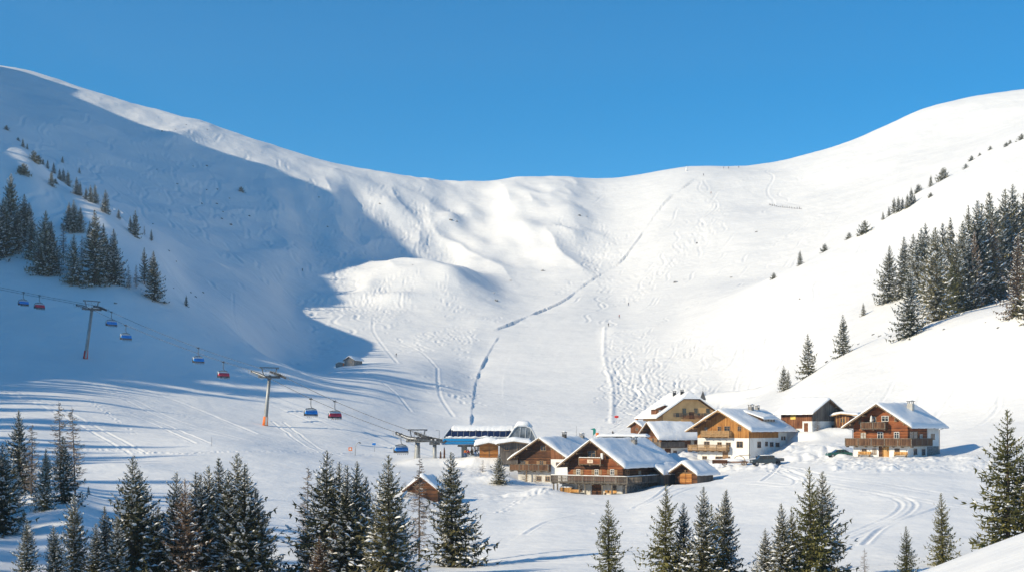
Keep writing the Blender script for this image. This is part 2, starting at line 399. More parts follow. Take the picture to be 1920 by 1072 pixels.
# ------------------------------------------------------------------ tracks, edges and furrows in the snow
GX = []                     # (path, half width, profile)
dist = np.full(Z.shape, 1e9, np.float32); sgn = np.zeros(Z.shape, np.float32)
def carve(pts, width, fn, reach):
    """pts: world xy; fn(distance, side) -> height change"""
    global Z
    jmin, jmax, imin, imax = 10**9, -1, 10**9, -1
    for (x0, y0), (x1, y1) in zip(pts[:-1], pts[1:]):
        ya, yb = min(y0,y1)-reach, max(y0,y1)+reach
        if yb < 60 or ya > 1325: continue
        ja, jb = np.searchsorted(DR, ya), np.searchsorted(DR, yb)+1
        us = [CX+F*(x+sx*reach)/max(y,60) for (x,y) in ((x0,y0),(x1,y1)) for sx in (-1,1)]
        ia, ib = np.searchsorted(ucol, min(us)-2), np.searchsorted(ucol, max(us)+2)+1
        ib = min(ib, NU); jb = min(jb, ND)
        if ia >= ib or ja >= jb: continue
        xs = X[ja:jb, ia:ib]; ys = Y[ja:jb, ia:ib]
        dx, dy = x1-x0, y1-y0; l2 = dx*dx+dy*dy+1e-9
        t = np.clip(((xs-x0)*dx+(ys-y0)*dy)/l2, 0, 1)
        ex = xs-x0-t*dx; ey = ys-y0-t*dy
        d = np.sqrt(ex*ex+ey*ey); sg = np.sign(dx*ey-dy*ex)
        cur = dist[ja:jb, ia:ib]; m = d < cur
        cur[m] = d[m]; sgn[ja:jb, ia:ib][m] = sg[m]
        jmin, jmax, imin, imax = min(jmin,ja), max(jmax,jb), min(imin,ia), max(imax,ib)
    if jmax < 0: return
    sl = (slice(jmin,jmax), slice(imin,imax))
    d = dist[sl]; m = d < reach
    if m.any():
        dz = fn(d[m], sgn[sl][m], X[sl][m], Y[sl][m])
        Z[sl][m] += dz
    dist[sl] = 1e9; sgn[sl] = 0
def groove(w, depth):
    return lambda d, s, x, y: -depth*np.exp(-(d/w)**2) + depth*.55*np.exp(-((d-1.9*w)/(w*.8))**2)
def spline(pp, n=8):
    out = []
    for i in range(len(pp)-1):
        p0 = pp[max(i-1,0)]; p1 = pp[i]; p2 = pp[i+1]; p3 = pp[min(i+2,len(pp)-1)]
        for k in range(n):
            t = k/n
            out.append(tuple(.5*((2*b)+(-a+c)*t+(2*a-5*b+4*c-d)*t*t+(-a+3*b-3*c+d)*t**3) for a,b,c,d in zip(p0,p1,p2,p3)))
    out.append(tuple(pp[-1])); return out
def wpath(pp, n=8, dmin=90):
    q = [hit(px, py, dmin) for px, py in spline(pp, n)]
    return [(v.x, v.y) for v in q]
def track(pp, w=.5, depth=.3, n=8, dmin=90):
    pts = wpath(pp, n, dmin)
    D = sum(p[1] for p in pts)/len(pts)
    w = max(w, D*.00085)
    carve(pts, w, groove(w, depth), w*4.5)
def double(pp, gap=3.0, w=.35, depth=.2, n=8):
    pts = wpath(pp, n)
    for s in (-1, 1):
        q = []
        for i in range(len(pts)):
            a = pts[max(i-1,0)]; b = pts[min(i+1,len(pts)-1)]
            dx, dy = b[0]-a[0], b[1]-a[1]; l = math.hypot(dx,dy)+1e-6
            q.append((pts[i][0]-dy/l*s*gap/2, pts[i][1]+dx/l*s*gap/2))
        ww = max(w, q[0][1]*.0008)
        carve(q, ww, groove(ww, depth), ww*4.5)

# groomed run: its left edge is a sharp drop that throws a line of shade, its right edge a bright berm
def edge_step(h, back):
    def fn(d, s, x, y):
        side = s            # which side of the line is the run
        n = np.clip(1+1.9*vnoise(x/16, y/16, 77), .05, 2)
        r = np.where(side < 0, -h*n*np.exp(-(d/back)**1.2), h*.35*n*np.exp(-(d/(back*.35))**2))
        return r
    return fn
def edge(pp, h, back, flip=False, n=8):
    pts = wpath(pp, n)
    if flip: pts = pts[::-1]
    carve(pts, 1, edge_step(h, back), back*2.2)
edge([(882,797),(885,765),(887,745),(892,715),(905,683),(920,655),(933,634)], 0.55, 5)
edge([(935,615),(1000,588),(1058,562),(1105,527),(1158,495),(1188,460),(1222,412),(1248,378),(1272,358),(1308,332)], 0.55, 6)
carve(wpath([(1147,792),(1148,760),(1147,722),(1135,684),(1132,650),(1134,612)]), 1, lambda d,s,x,y: .38*(1+.8*vnoise(x/5,y/5,9))*np.exp(-(d/.8)**2), 8)

rnd = random.Random(5)
def squiggle(px, py, length, lam, amp, w, depth, skew=0.0):
    p = hit(px, py); x, y = p.x, p.y; pts = []
    ph = rnd.uniform(0, 6.28); s = 0; lam *= rnd.uniform(.8,1.3)
    gx0 = gy0 = None
    step = max(1.2, y*.0022)
    while s < length and 100 < y < 1300 and abs(x) < y*.42:
        e = 6.0
        gx = (height(x+e,y)-height(x-e,y)); gy = (height(x,y+e)-height(x,y-e))
        l = math.hypot(gx, gy)+1e-6; gx, gy = -gx/l, -gy/l
        if gx0 is not None: gx, gy = gx0*.85+gx*.15, gy0*.85+gy*.15
        gx0, gy0 = gx, gy
        k = skew
        dx, dy = gx-k*gy, gy+k*gx; l = math.hypot(dx,dy); dx/=l; dy/=l
        x += dx*step; y += dy*step; s += step
        o = amp*math.sin(2*math.pi*s/lam+ph)*min(1, s/15)
        u_ = CX+F*x/y; v_ = HY-F*height(x,y)/y
        if v_ > 604 and 890-(v_-640)*.02 < u_+max(0,(640-v_)*1.2)*0 and 896 < u_ < 1130: break
        if v_ > 612 and u_ > 1262-1.3*(v_-400)*0 and False: break
        pts.append((x-dy*o, y+dx*o))
    if len(pts) < 4: return
    w = max(w, pts[0][1]*.0007)
    carve(pts, w, groove(w, min(depth, .29*w)), w*4.2)
def squiggles(poly_px, n, length, lam, amp, w, depth, skew=(-.3,.3)):
    (x0,x1,y0,y1) = poly_px
    for _ in range(n):
        squiggle(rnd.uniform(x0,x1), rnd.uniform(y0,y1), rnd.uniform(.5,1.2)*length, lam, amp*rnd.uniform(.5,1.2), w, depth, rnd.uniform(*skew))
squiggles((1142,1250,608,660), 16, 110, 38, 5, .5, .17)
squiggles((1150,1330,640,730), 18, 130, 40, 4, .5, .2, (-.1,.7))
squiggles((1300,1480,560,640), 26, 150, 40, 5, .5, .4, (-.1,.6))
squiggles((1250,1600,400,560), 22, 160, 60, 4, .8, .7, (-.2,.5))
squiggles((1500,1900,380,640), 26, 120, 50, 3, .6, .6, (-.2,.4))
squiggles((1380,1560,640,720), 10, 120, 40, 3, .4, .3, (0,.6))
squiggles((1180,1300,700,770), 16, 90, 30, 3, .45, .35, (-.2,.5))
squiggles((820,915,608,640), 18, 60, 18, 4, .6, .5, (-.8,.0))
squiggles((790,880,680,735), 18, 60, 20, 4, .6, .45, (-.6,.1))
squiggles((640,740,530,600), 12, 60, 20, 5, .6, .5)
squiggles((700,860,500,560), 22, 60, 22, 4, .6, .35)
squiggles((540,800,340,480), 60, 90, 24, 6, .7, .55)
squiggles((250,540,260,520), 46, 120, 34, 6, 1.0, 1.0)
squiggles((60,420,200,420), 30, 150, 70, 6, 1.0, 1.0, (-2.5,-.6))
squiggles((20,330,190,330), 16, 160, 60, 5, .7, .45, (-1.2,0))
squiggles((1050,1200,400,540), 26, 60, 20, 4, .7, .5)
squiggles((1600,1900,620,760), 12, 90, 50, 2, .35, .25, (-.2,.5))
squiggles((900,960,590,640), 14, 40, 16, 4, .6, .55)
squiggles((1150,1500,560,700), 16, 220, 90, 4, .5, .5, (.3,.9))
squiggles((1600,1900,640,740), 10, 120, 60, 3, .4, .35, (-.2,.6))
squiggles((1250,1700,300,420), 14, 160, 80, 5, .8, .6, (-.4,.4))
# rough strip beside the run
for k in range(46):
    t = rnd.random(); px = 1372-168*t+rnd.uniform(-17,17); py = 392+160*t+rnd.uniform(-8,8)
    squiggle(px, py, rnd.uniform(12,35), 10, 3, .7, .45)
# single tracks
for pp in ([(437,548),(438,590),(448,622),(470,650)], [(345,272),(400,290),(440,298),(490,312)], [(640,370),(700,366),(770,360),(850,346)],
           [(1395,352),(1420,366),(1460,376),(1540,393)], [(640,690),(690,700),(740,735),(770,770)], [(700,595),(700,620),(720,650),(745,680)],
           [(820,690),(825,740),(850,780)], [(745,640),(790,660),(820,690)], [(600,600),(700,632),(800,660),(870,668)], [(1720,760),(1728,738),(1745,722),(1760,700)],
           [(1750,785),(1780,750),(1800,725),(1835,700)], [(1200,560),(1290,545),(1380,500),(1480,470)], [(1150,600),(1250,572),(1350,550),(1430,520)],
           [(1850,690),(1885,660),(1910,655)], [(0,640),(60,660),(130,690),(300,740),(480,812)], [(250,560),(330,600),(420,660)], [(0,520),(80,545),(200,578),(330,610),(420,640)]):
    track(pp, .5, .15)
for pp in ([(330,700),(480,745),(620,800),(760,845)], [(300,770),(430,800),(560,838),(640,850)], [(150,750),(260,780),(380,830)], [(520,790),(600,845),(680,852)],
           [(60,700),(200,730),(330,790),(520,840)], [(-20,720),(100,765),(260,850)]):
    double(pp, 3, .3, .13)
# tracks of the road and the field below the houses
for pp in ([(1440,868),(1540,892),(1640,905),(1760,925),(1930,945)], [(1450,880),(1540,905),(1660,925),(1800,950),(1930,962)], [(1430,870),(1500,895),(1480,910),(1400,905),(1300,912),(1240,935),(1190,955)],
           [(1570,918),(1640,922),(1700,940),(1690,962),(1640,985),(1585,1008)]):
    double(pp, 1.7, .25, .085)
for pp in ([(1620,1020),(1660,985),(1720,965),(1765,950)], [(985,1000),(1020,980),(1060,970),(1110,962)],
           [(1190,950),(1230,930),(1265,900)], [(1430,900),(1450,885),(1462,868)]):
    track(pp, .28, .14)
# footprints: rows of small dents
def footprints(pp, n=60, gap=1.0):
    pts = wpath(pp, n)
    for i, (x, y) in enumerate(pts):
        if rnd.random() < .35: continue
        x += rnd.uniform(-.6,.6); y += rnd.uniform(-.6,.6)
        carve([(x, y), (x+.3, y+.5)], .35, groove(max(.25,y*.0007), .12), 1.2)
footprints([(170,842),(260,846),(340,850),(420,846),(560,846),(700,852)], 26)
footprints([(165,748),(200,775),(250,812)], 22)
footprints([(940,960),(990,930),(1040,915)], 20)
# ------------------------------------------------------------------ the land as one sheet
def make_land():
    me = bpy.data.meshes.new('ground')
    co = np.stack([X, Y, Z], axis=2).reshape(-1, 3).astype(np.float32)
    nv = NU*ND
    a = (np.arange(ND-1)[:, None]*NU + np.arange(NU-1)[None, :]).reshape(-1)
    q = np.stack([a, a+1, a+NU+1, a+NU], axis=1).astype(np.int32)
    nf = len(q)
    me.vertices.add(nv); me.vertices.foreach_set('co', co.ravel())
    me.loops.add(nf*4); me.loops.foreach_set('vertex_index', q.ravel())
    me.polygons.add(nf); me.polygons.foreach_set('loop_start', np.arange(0, nf*4, 4, dtype=np.int32))
    me.polygons.foreach_set('use_smooth', np.ones(nf, dtype=bool))
    me.materials.append(M['snow_ground']); me.update(calc_edges=True)
    o = bpy.data.objects.new('ground', me); COL.objects.link(o); o['kind'] = 'structure'
    return o
make_land()
# the mountain shoulder beyond the left edge of the picture, whose shade lies over the left side of the valley
SHOULDER = [(-160,-260,40),(-165,-60,50),(-176,40,62),(-186,81,63),(-210,142,64),(-247,232,72),(-270,285,86),(-278,304,99),(-285,322,119),(-291,340,131),(-308,380,154),(-319,410,163),(-340,450,178),(-356,490,194),(-368,516,203),(-381,550,202),
            (-395,584,208),(-419,640,236),(-426,658,258),(-454,723,284),(-467,755,320),(-490,809,359),
            (-508,851,379),(-529,903,402),(-542,936,404),(-556,960,389),(-572,995,388),(-582,1024,404),(-584,1034,396),(-596,1065,360),(-610,1100,340),(-640,1200,330),(-700,1400,300)]
def make_shoulder():
    ss = [0.0]
    for a, b in zip(SHOULDER[:-1], SHOULDER[1:]): ss.append(ss[-1]+math.dist(a, b))
    s = np.arange(0, ss[-1], 4.0)
    rx, ry, rzz = (np.interp(s, ss, [p[k] for p in SHOULDER]) for k in range(3))
    tx, ty = np.gradient(rx), np.gradient(ry); l = np.hypot(tx, ty); nx, ny = ty/l, -tx/l      # towards the valley
    k = np.ones(25)/25; nx = np.convolve(np.pad(nx,12,'edge'), k, 'valid'); ny = np.convolve(np.pad(ny,12,'edge'), k, 'valid')
    v = np.concatenate([np.linspace(-420,-20,40), np.linspace(-15,15,13), np.linspace(20,125,30)])
    XX = rx[:,None]+nx[:,None]*v; YY = ry[:,None]+ny[:,None]*v
    drop = np.where(v < 0, -v*.55, v*1.0)+0*XX
    zb = rzz[:,None] - drop*np.where(v > 0, (rzz[:,None]+60)/125, 1.0) + 3
    zb = np.minimum(zb, rzz[:,None]-.02*v*v+0*zb) if False else zb
    zb = zb - 3*np.exp(-(v/12)**2) + fbm(XX, YY, 60, 3, 61)*np.clip(np.abs(v)/30, 0, 1)*12
    zb = zb + fbm(XX, YY, 12, 3, 62)*1.2
    n, m = zb.shape
    me = bpy.data.meshes.new('hills')
    a = (np.arange(n-1)[:,None]*m+np.arange(m-1)[None,:]).reshape(-1)
    q = np.stack([a, a+m, a+m+1, a+1], axis=1)
    me.from_pydata(np.stack([XX,YY,zb],2).reshape(-1,3).tolist(), [], q.tolist())
    me.polygons.foreach_set('use_smooth', [True]*len(me.polygons)); me.materials.append(M['snow_ground']); me.update()
    o = bpy.data.objects.new('hills', me); COL.objects.link(o); o['kind'] = 'structure'
    return s, rx, ry, rzz
SH = make_shoulder()
# ------------------------------------------------------------------ conifers
def mat_foliage(name, dark, mid, light):
    m, nt, b = newmat(name); N = nt.nodes.new; L = nt.links.new
    tc = N('ShaderNodeTexCoord'); n = N('ShaderNodeTexNoise'); n.inputs['Scale'].default_value = 16; n.inputs['Detail'].default_value = 4
    L(tc.outputs['Object'], n.inputs[0])
    oi = N('ShaderNodeObjectInfo')
    ad = N('ShaderNodeMath'); ad.operation = 'MULTIPLY_ADD'; ad.inputs[1].default_value = .35; L(oi.outputs['Random'], ad.inputs[0]); 
    sb = N('ShaderNodeMath'); sb.operation = 'SUBTRACT'; sb.inputs[1].default_value = .17; L(n.outputs[0], sb.inputs[0]); L(sb.outputs[0], ad.inputs[2])
    cr = N('ShaderNodeValToRGB'); e = cr.color_ramp.elements; e[0].position = .28; e[0].color = (*dark,1); e[1].position = .75; e[1].color = (*light,1)
    k = e.new(.5); k.color = (*mid,1)
    L(ad.outputs[0], cr.inputs[0]); L(cr.outputs[0], b.inputs['Base Color'])
    b.inputs['Roughness'].default_value = .65; b.inputs['Specular IOR Level'].default_value = .25
    return m
M['needles'] = mat_foliage('needles', (.035,.042,.02), (.10,.096,.045), (.22,.19,.095))
M['needles_olive'] = mat_foliage('needles_olive', (.045,.052,.018), (.115,.115,.036), (.21,.19,.07))
M['needles_brown'] = mat_foliage('needles_brown', (.12,.08,.05), (.26,.17,.11), (.40,.29,.2))
M['twigs'] = mat_foliage('twigs', (.13,.095,.07), (.24,.18,.135), (.36,.29,.23))
M['bark'] = mat_noise('bark', (.06,.045,.035), (.17,.14,.12), 9, .9, (1,1,.25), .01)
M['tree_snow'] = mat_snow('tree_snow', (.86,.87,.88), ((9,.02),), .6)

def spruce_mesh(seed, whorls=34, per=8, rmax=.2, snow=.6, kw=1.0, gap=.0, nk=6, sparse=0.0):
    """trunk, crown and snow meshes of a spruce one unit tall"""
    rd = random.Random(seed); cr = MB(); sn = MB(); tr = MB()
    lean = rd.uniform(-.01,.01)
    tr.tube([(0,0,-.12),(0,0,0),(lean*.5,0,.5),(lean,0,.98)], [.02,.016,.009,.001], 6)
    lob = [(rd.uniform(0,6.28), rd.uniform(-.25,.22)) for _ in range(4)]
    K0 = kw
    for w in range(whorls):
        f = w/(whorls-1); z0 = .03+gap + (.945-gap)*(f**.92)
        kw = K0*(.38+.62*min(1, (1-z0)/.30))
        rz = rmax*1.38*((1-z0)**.93)*(1 if z0 > .12 else .82+.18*z0/.12)
        rz *= (.72 if w % 2 else 1.12)*rd.uniform(.82,1.15)
        n = max(4, int(per*(1-.45*f)+.5)); ph = rd.uniform(0,6.28)
        for k in range(n):
            if rd.random() < sparse: continue
            a = ph + 2*math.pi*k/n + rd.uniform(-.3,.3)
            Lb = (rz+.006)*rd.uniform(.62,1.18)*(1+sum(am*math.cos(a-p0+z0*5) for p0, am in lob)*.5)
            z = z0 + rd.uniform(-.012,.012)
            c, s = math.cos(a), math.sin(a)
            e0 = -.32+.95*z0 + rd.uniform(-.1,.1)      # low branches hang, the top ones rise
            sag = .30*(1-z0)*rd.uniform(.6,1.2)
            def P(t):
                rr = Lb*t
                zz = z + rr*(e0 - sag*math.sin(t*2.2) + .30*t*t)
                return Vector((rr*c, rr*s, zz))
            T = Vector((-s, c, 0))
            for t0, t1 in ((0,.5),(.5,1.0)):
                hw = .0032*kw+.01*Lb; q0 = P(t0); q1 = P(t1); cr.poly([q0-T*hw, q1-T*hw*.6, q1+T*hw*.6, q0+T*hw])
            kk = nk if Lb > .05 else max(3, nk-2)
            for q in range(kk):
                t = (q+.55)/kk; p = P(t); d = (P(min(1.1,t+.12))-P(t-.05)).normalized()
                ln = (.30*Lb*(1.15-t)+.015)*kw*rd.uniform(.8,1.25); wd = (.008+.04*Lb)*kw*rd.uniform(.7,1.2)
                for sd in (-1, 1):
                    ang = rd.uniform(.55,1.0)
                    dd = (d*math.cos(ang)+T*sd*math.sin(ang)+Vector((0,0,rd.uniform(-.55,.0)))).normalized()
                    up = dd.cross(Vector((0,0,1))).normalized()*wd*.5
                    tip = p+dd*ln; mp = p+dd*ln*.45
                    tw = Vector((0,0,rd.uniform(-.5,.5)*wd))
                    cr.poly([p, mp+up+tw, tip, mp-up-tw])
                # hanging twigs under the limb
                if rd.random() < .75:
                    dn = Vector((c*rd.uniform(-.2,.5)+T.x*rd.uniform(-.5,.5), s*rd.uniform(-.2,.5)+T.y*rd.uniform(-.5,.5), -1)).normalized()
                    ln2 = (.014+.11*Lb)*kw; sd2 = d*wd*.8
                    cr.poly([p-sd2*.5, p+sd2*.9, p+dn*ln2])
            # tip spray
            p = P(.93); d = (P(1.1)-p).normalized(); wd = (.010+.03*Lb)*kw
            cr.poly([p-T*wd*.6, P(1.0)-T*wd*.35, p+d*(.02+.13*Lb)*kw, P(1.0)+T*wd*.35, p+T*wd*.6])
            # snow pads along the upper side
            cl = mnoise.noise(Vector((math.cos(a)*1.6, math.sin(a)*1.6, z0*7+seed)))
            if rd.random() < snow*(1.15+2.0*cl):
                for q in range(rd.choice((1,2,2,3))):
                    t = rd.uniform(.45,1.02); p = P(t)+Vector((0,0,.005*kw)); d = (P(t+.08)-P(t-.08)).normalized()
                    hl = (.009+.12*Lb)*rd.uniform(.6,1.3)*kw*(.6+.6*snow); hw = (.005+.05*Lb)*rd.uniform(.6,1.2)*kw*(.6+.6*snow); cs = .8+.9*max(0,cl); hl = min(hl*cs*1.15, .034*kw+.004); hw = min(hw*cs*1.2, .016*kw+.002); ht = .5*hw+.003
                    b = [p-d*hl, p-d*hl*.3-T*hw, p+d*hl*.6-T*hw*.8, p+d*hl-Vector((0,0,.004)), p+d*hl*.6+T*hw*.8, p-d*hl*.3+T*hw]
                    dr = Vector((0,0,-.35*ht)); b = [x+dr for x in b]
                    top = p+Vector((0,0,ht))
                    for i in range(6): sn.poly([b[i], b[(i+1)%6], top])
    cr.tube([(lean,0,.93),(lean,0,1.0)], [.006,.001], 4)
    return tr, cr, sn

def larch_mesh(seed, whorls=38, per=6, rmax=.19, gap=.12, fine=2.4):
    """bare larch: trunk and thin hanging twigs"""
    rd = random.Random(seed); cr = MB(); tr = MB(); sn = MB()
    tr.tube([(0,0,-.1),(0,0,0),(.004,0,.5),(0,0,.99)], [.014,.011,.006,.001], 6)
    for w in range(whorls):
        f = w/(whorls-1); z0 = gap+(.96-gap)*f
        rz = rmax*((1-z0)**.62)*min(1,(.45+z0*1.3))
        for k in range(max(3,int(per*(1-.3*f)))):
            a = rd.uniform(0,6.28); Lb = rz*rd.uniform(.5,1.2); c, s = math.cos(a), math.sin(a); T = Vector((-s,c,0))
            e0 = rd.uniform(-.15,.15)-.1; z = z0+rd.uniform(-.015,.015)
            P = lambda t: Vector((Lb*t*c, Lb*t*s, z+Lb*(e0*t-.45*t+.55*t*t)))
            pts = [P(t) for t in (0,.35,.7,1.0)]
            th = .0026
            for p0, p1 in zip(pts[:-1], pts[1:]):
                cr.poly([p0-T*th, p1-T*th*.6, p1+T*th*.6, p0+T*th]); v = Vector((0,0,th)); cr.poly([p0-v, p1-v*.6, p1+v*.6, p0+v])
            for q in range(int(6*fine)):
                t = rd.uniform(.2,1.0); p = P(t); d = Vector((c*rd.uniform(-.2,.8)+T.x*rd.uniform(-1,1), s*rd.uniform(-.2,.8)+T.y*rd.uniform(-1,1), rd.uniform(-1.1,.3))).normalized()
                ln = Lb*rd.uniform(.12,.34)+.006; sd = d.cross(Vector((rd.uniform(-1,1),rd.uniform(-1,1),.4))).normalized()*.0016
                cr.poly([p-sd, p+d*ln, p+sd])
            if rd.random() < .4:
                p = P(rd.uniform(.2,.8)); v = (P(1)-P(0)).normalized(); hw = .0035
                sn.poly([p-v*.02-T*hw, p+v*.02-T*hw*.5, p+v*.02+T*hw*.5+Vector((0,0,.003)), p-v*.02+T*hw+Vector((0,0,.004))])
    return tr, cr, sn

def mats_of(kind):
    return {'spruce':M['needles'],'olive':M['needles_olive'],'brown':M['needles_brown'],'larch':M['twigs']}[kind]
TREEMESH = {}
def reg(key, builder, crown_mat):
    tr, cr, sn = builder
    n = len(cr.v); cr.v += sn.v; cr.f += [tuple(i+n for i in f) for f in sn.f]; cr.m += [1]*len(sn.f)
    TREEMESH[key] = (tr.mesh('trunk', M['bark'], True), cr.mesh('crown', [crown_mat, M['tree_snow']]))
for i in range(5): reg(('spruce',i), spruce_mesh(100+i, (34,38,30,36,33)[i], (10,11,10,9,11)[i], (.205,.18,.22,.2,.19)[i], (1.1,1.3,.9,1.5,1.2)[i]), M['needles'])
for i in range(3): reg(('snowy',i), spruce_mesh(130+i, 34, 10, .19, 1.7), M['needles'])
for i in range(3): reg(('clear',i), spruce_mesh(140+i, 32, 9, .21, .16, sparse=.12), M['needles_olive'])
for i in range(2): reg(('slim',i), spruce_mesh(150+i, 36, 9, .15, 1.2), M['needles'])
for i in range(2): reg(('brown',i), spruce_mesh(160+i, 34, 9, .17, .7, kw=.75), M['needles_brown'])
for i in range(3): reg(('small',i), spruce_mesh(170+i, 20, 7, .21, .7, kw=1.6, nk=4), M['needles'])
for i in range(2): reg(('thin',i), spruce_mesh(180+i, 26, 7, .15, .5, kw=1.3, nk=4, gap=.1), M['needles'])
for i in range(2): reg(('shrub',i), spruce_mesh(190+i, 10, 9, .52, .5, kw=2.2, nk=4), M['needles'])
for i in range(3): reg(('larch',i), larch_mesh(200+i), M['twigs'])
for i in range(1): reg(('young_larch',i), larch_mesh(210+i, 26, 7, .26, .06, 1.5), M['twigs'])

TREES = []      # (px, base row, height px, kind, wide, region)
def T_(region, kind, rows):
    for r in rows:
        px, top, base = r[:3]; kd = r[3] if len(r) > 3 else kind; wd = r[4] if len(r) > 4 else 1.0
        TREES.append((px, base, base-top, kd, wd, region))
T_('clump', 'spruce', [(38,765,925),(4,826,1000,'spruce',1.2),(59,788,930,'larch'),(84,836,955),(115,747,930,'larch'),(141,757,925,'larch'),(122,814,942),(-22,800,960),(66,895,945,'larch'),(24,860,948),(45,950,980,'small'),(166,908,926,'small')])
T_('corner', 'snowy', [(49,968,1086),(104,980,1092,'snowy',1.1),(142,920,1084,'snowy',.9),(198,944,1088,'slim'),(180,976,1094,'snowy'),(245,850,1092,'spruce'),(266,876,1086,'spruce'),(218,962,1096,'snowy'),(296,946,1090,'snowy',1.1),
   (327,879,1098,'spruce',.9),(350,892,1104,'brown',1.1),(363,879,1090,'slim'),(374,882,1098,'spruce',.9),(392,867,1094,'spruce'),(416,853,1082,'slim',1.1),(430,880,1100,'snowy'),(446,845,1090,'spruce',1.05),(459,864,1100,'slim'),(483,910,1096,'spruce')])
T_('middle', 'spruce', [(576,868,1030,'larch'),(605,840,1090),(638,861,1084,'slim'),(647,866,1092,'slim'),(663,860,1086,'spruce',.95),(690,888,1080,'slim'),(599,1000,1098,'brown',1.7),(626,966,1092,'brown',1.1),(730,848,1096,'spruce',.95),(748,940,1080,'snowy',1.2),
   (575,985,1088,'spruce'),(712,960,1094,'snowy'),(786,852,1052,'larch',.9),(848,843,1062,'spruce',1.08)])
T_('front', 'clear', [(1142,932,1088),(1247,903,1090),(1281,937,1088,'spruce'),(1319,906,1094,'spruce',.95),(1335,940,1090,'clear'),(1357,912,1086,'spruce',1.1),(1469,938,1098,'spruce',1.1),(1490,945,1092,'clear'),(1521,869,1096,'clear',.95),(1541,879,1090,'spruce',1.0),(1433,985,1096,'snowy'),
   (1621,1022,1088,'young_larch',.8),(1700,981,1080,'clear',.95),(1768,919,1060,'clear',.95)])
T_('bank', 'clear', [(1890,762,1050,'clear',1.15),(1934,800,1050,'clear',1.1)])
T_('beside_chalet', 'spruce', [(936,848,906,'spruce',1.25)])
T_('lone', 'small', [(1470,683,731),(1516,624,704),(1581,588,665),(1619,566,591),(1705,500,630,'spruce'),(1477,692,729)])
T_('right_forest', 'spruce', [(1666,460,565),(1696,443,556,'snowy'),(1714,437,552),(1726,426,548),(1737,417,552),(1755,424,601,'snowy',.9),(1770,416,572),(1786,406,576,'slim'),(1782,490,590,'clear'),(1811,383,576,'slim',.8),(1833,375,572),(1842,379,566,'slim'),
   (1859,357,556),(1880,353,540),(1900,345,533),(1919,350,525),(1800,412,582,'snowy'),(1823,432,578,'brown',.9),(1861,412,563,'brown',1.2),(1905,436,590,'brown'),(1888,398,545),(1912,555,590,'shrub'),(1942,352,535),(1948,430,590),(1720,450,560,'snowy'),(1746,430,570),(1762,440,590,'snowy'),
   (1794,450,586),(1815,440,580,'snowy'),(1846,420,566,'snowy'),(1872,400,552,'snowy'),(1932,400,560,'snowy')])
T_('upper_right', 'small', [(1621,412,437,'shrub'),(1592,435,447,'shrub'),(1500,469,497,'small',1.1),(1547,456,471,'shrub'),(1451,510,522,'shrub'),(1656,396,412),(1667,386,405),(1676,369,399),(1685,367,397),(1692,369,393),(1701,363,390),(1709,351,384),(1715,364,380),(1722,345,360,'shrub'),(1745,328,350),
   (1770,313,336,'shrub'),(1811,306,316,'shrub'),(1822,291,301,'shrub'),(1857,273,281,'shrub'),(1887,266,275,'shrub'),(1894,262,270,'shrub'),(1745,360,369,'shrub'),(1915,250,262,'shrub'),(1837,286,292,'shrub')])
T_('left_forest', 'spruce', [(18,324,450),(9,369,477),(31,386,468),(45,362,455,'spruce',.9),(56,378,450),(59,409,486,'snowy'),(83,393,513,'spruce',1.05),(93,413,513),(72,440,515,'larch'),(128,378,432),(139,374,435),(150,387,435),(119,413,493,'larch'),(139,438,532),(154,440,504,'larch'),(179,393,532,'slim',1.2),
   (168,413,482,'slim'),(197,418,520,'slim'),(215,428,531),(242,494,542,'larch'),(255,494,540,'larch'),(271,463,533,'thin'),(289,469,562,'slim',1.2),(-10,350,480),(2,400,470),(281,480,540,'larch'),(100,440,505)])
T_('left_crest', 'small', [(253,393,443),(245,404,436,'thin'),(271,422,441,'larch'),(284,429,452,'thin'),(222,391,410),(197,355,399),(179,344,381),(170,346,379),(161,351,374),(150,340,367),(143,331,365),(128,319,349),(119,315,341),(112,315,338),(101,304,325),(97,319,349),(89,299,316),(81,297,309),
   (63,281,302,'shrub'),(43,259,276),(34,257,264,'shrub'),(12,234,244,'shrub'),(45,304,325,'shrub'),(38,309,325,'shrub'),(149,313,325),(117,292,305),(51,268,280),(349,552,573),(452,349,359,'shrub'),(72,290,303,'shrub'),(104,334,344,'shrub')])

ORD = ['','second','third','fourth','fifth','sixth','seventh','eighth','ninth','tenth','eleventh','twelfth','thirteenth','fourteenth','fifteenth','sixteenth','seventeenth','eighteenth','nineteenth','twentieth',
       'twenty-first','twenty-second','twenty-third','twenty-fourth','twenty-fifth','twenty-sixth','twenty-seventh','twenty-eighth']
KIND = {'spruce':('dark spruce dusted with snow','spruce_tree','spruce'),'snowy':('spruce heavily laden with snow','spruce_tree','spruce'),'clear':('olive green spruce with open branches','spruce_tree','spruce'),'slim':('slender dark spruce with snowy boughs','spruce_tree','spruce'),
        'brown':('rusty brown conifer with snow patches','brown_conifer','conifer'),'small':('small dark spruce','spruce_tree','spruce'),'thin':('thin sparse spruce','spruce_tree','spruce'),'shrub':('low dark mountain pine shrub','pine_shrub','shrub'),
        'larch':('bare brown larch without needles','larch_tree','larch'),'young_larch':('short bare grey larch','larch_tree','larch')}
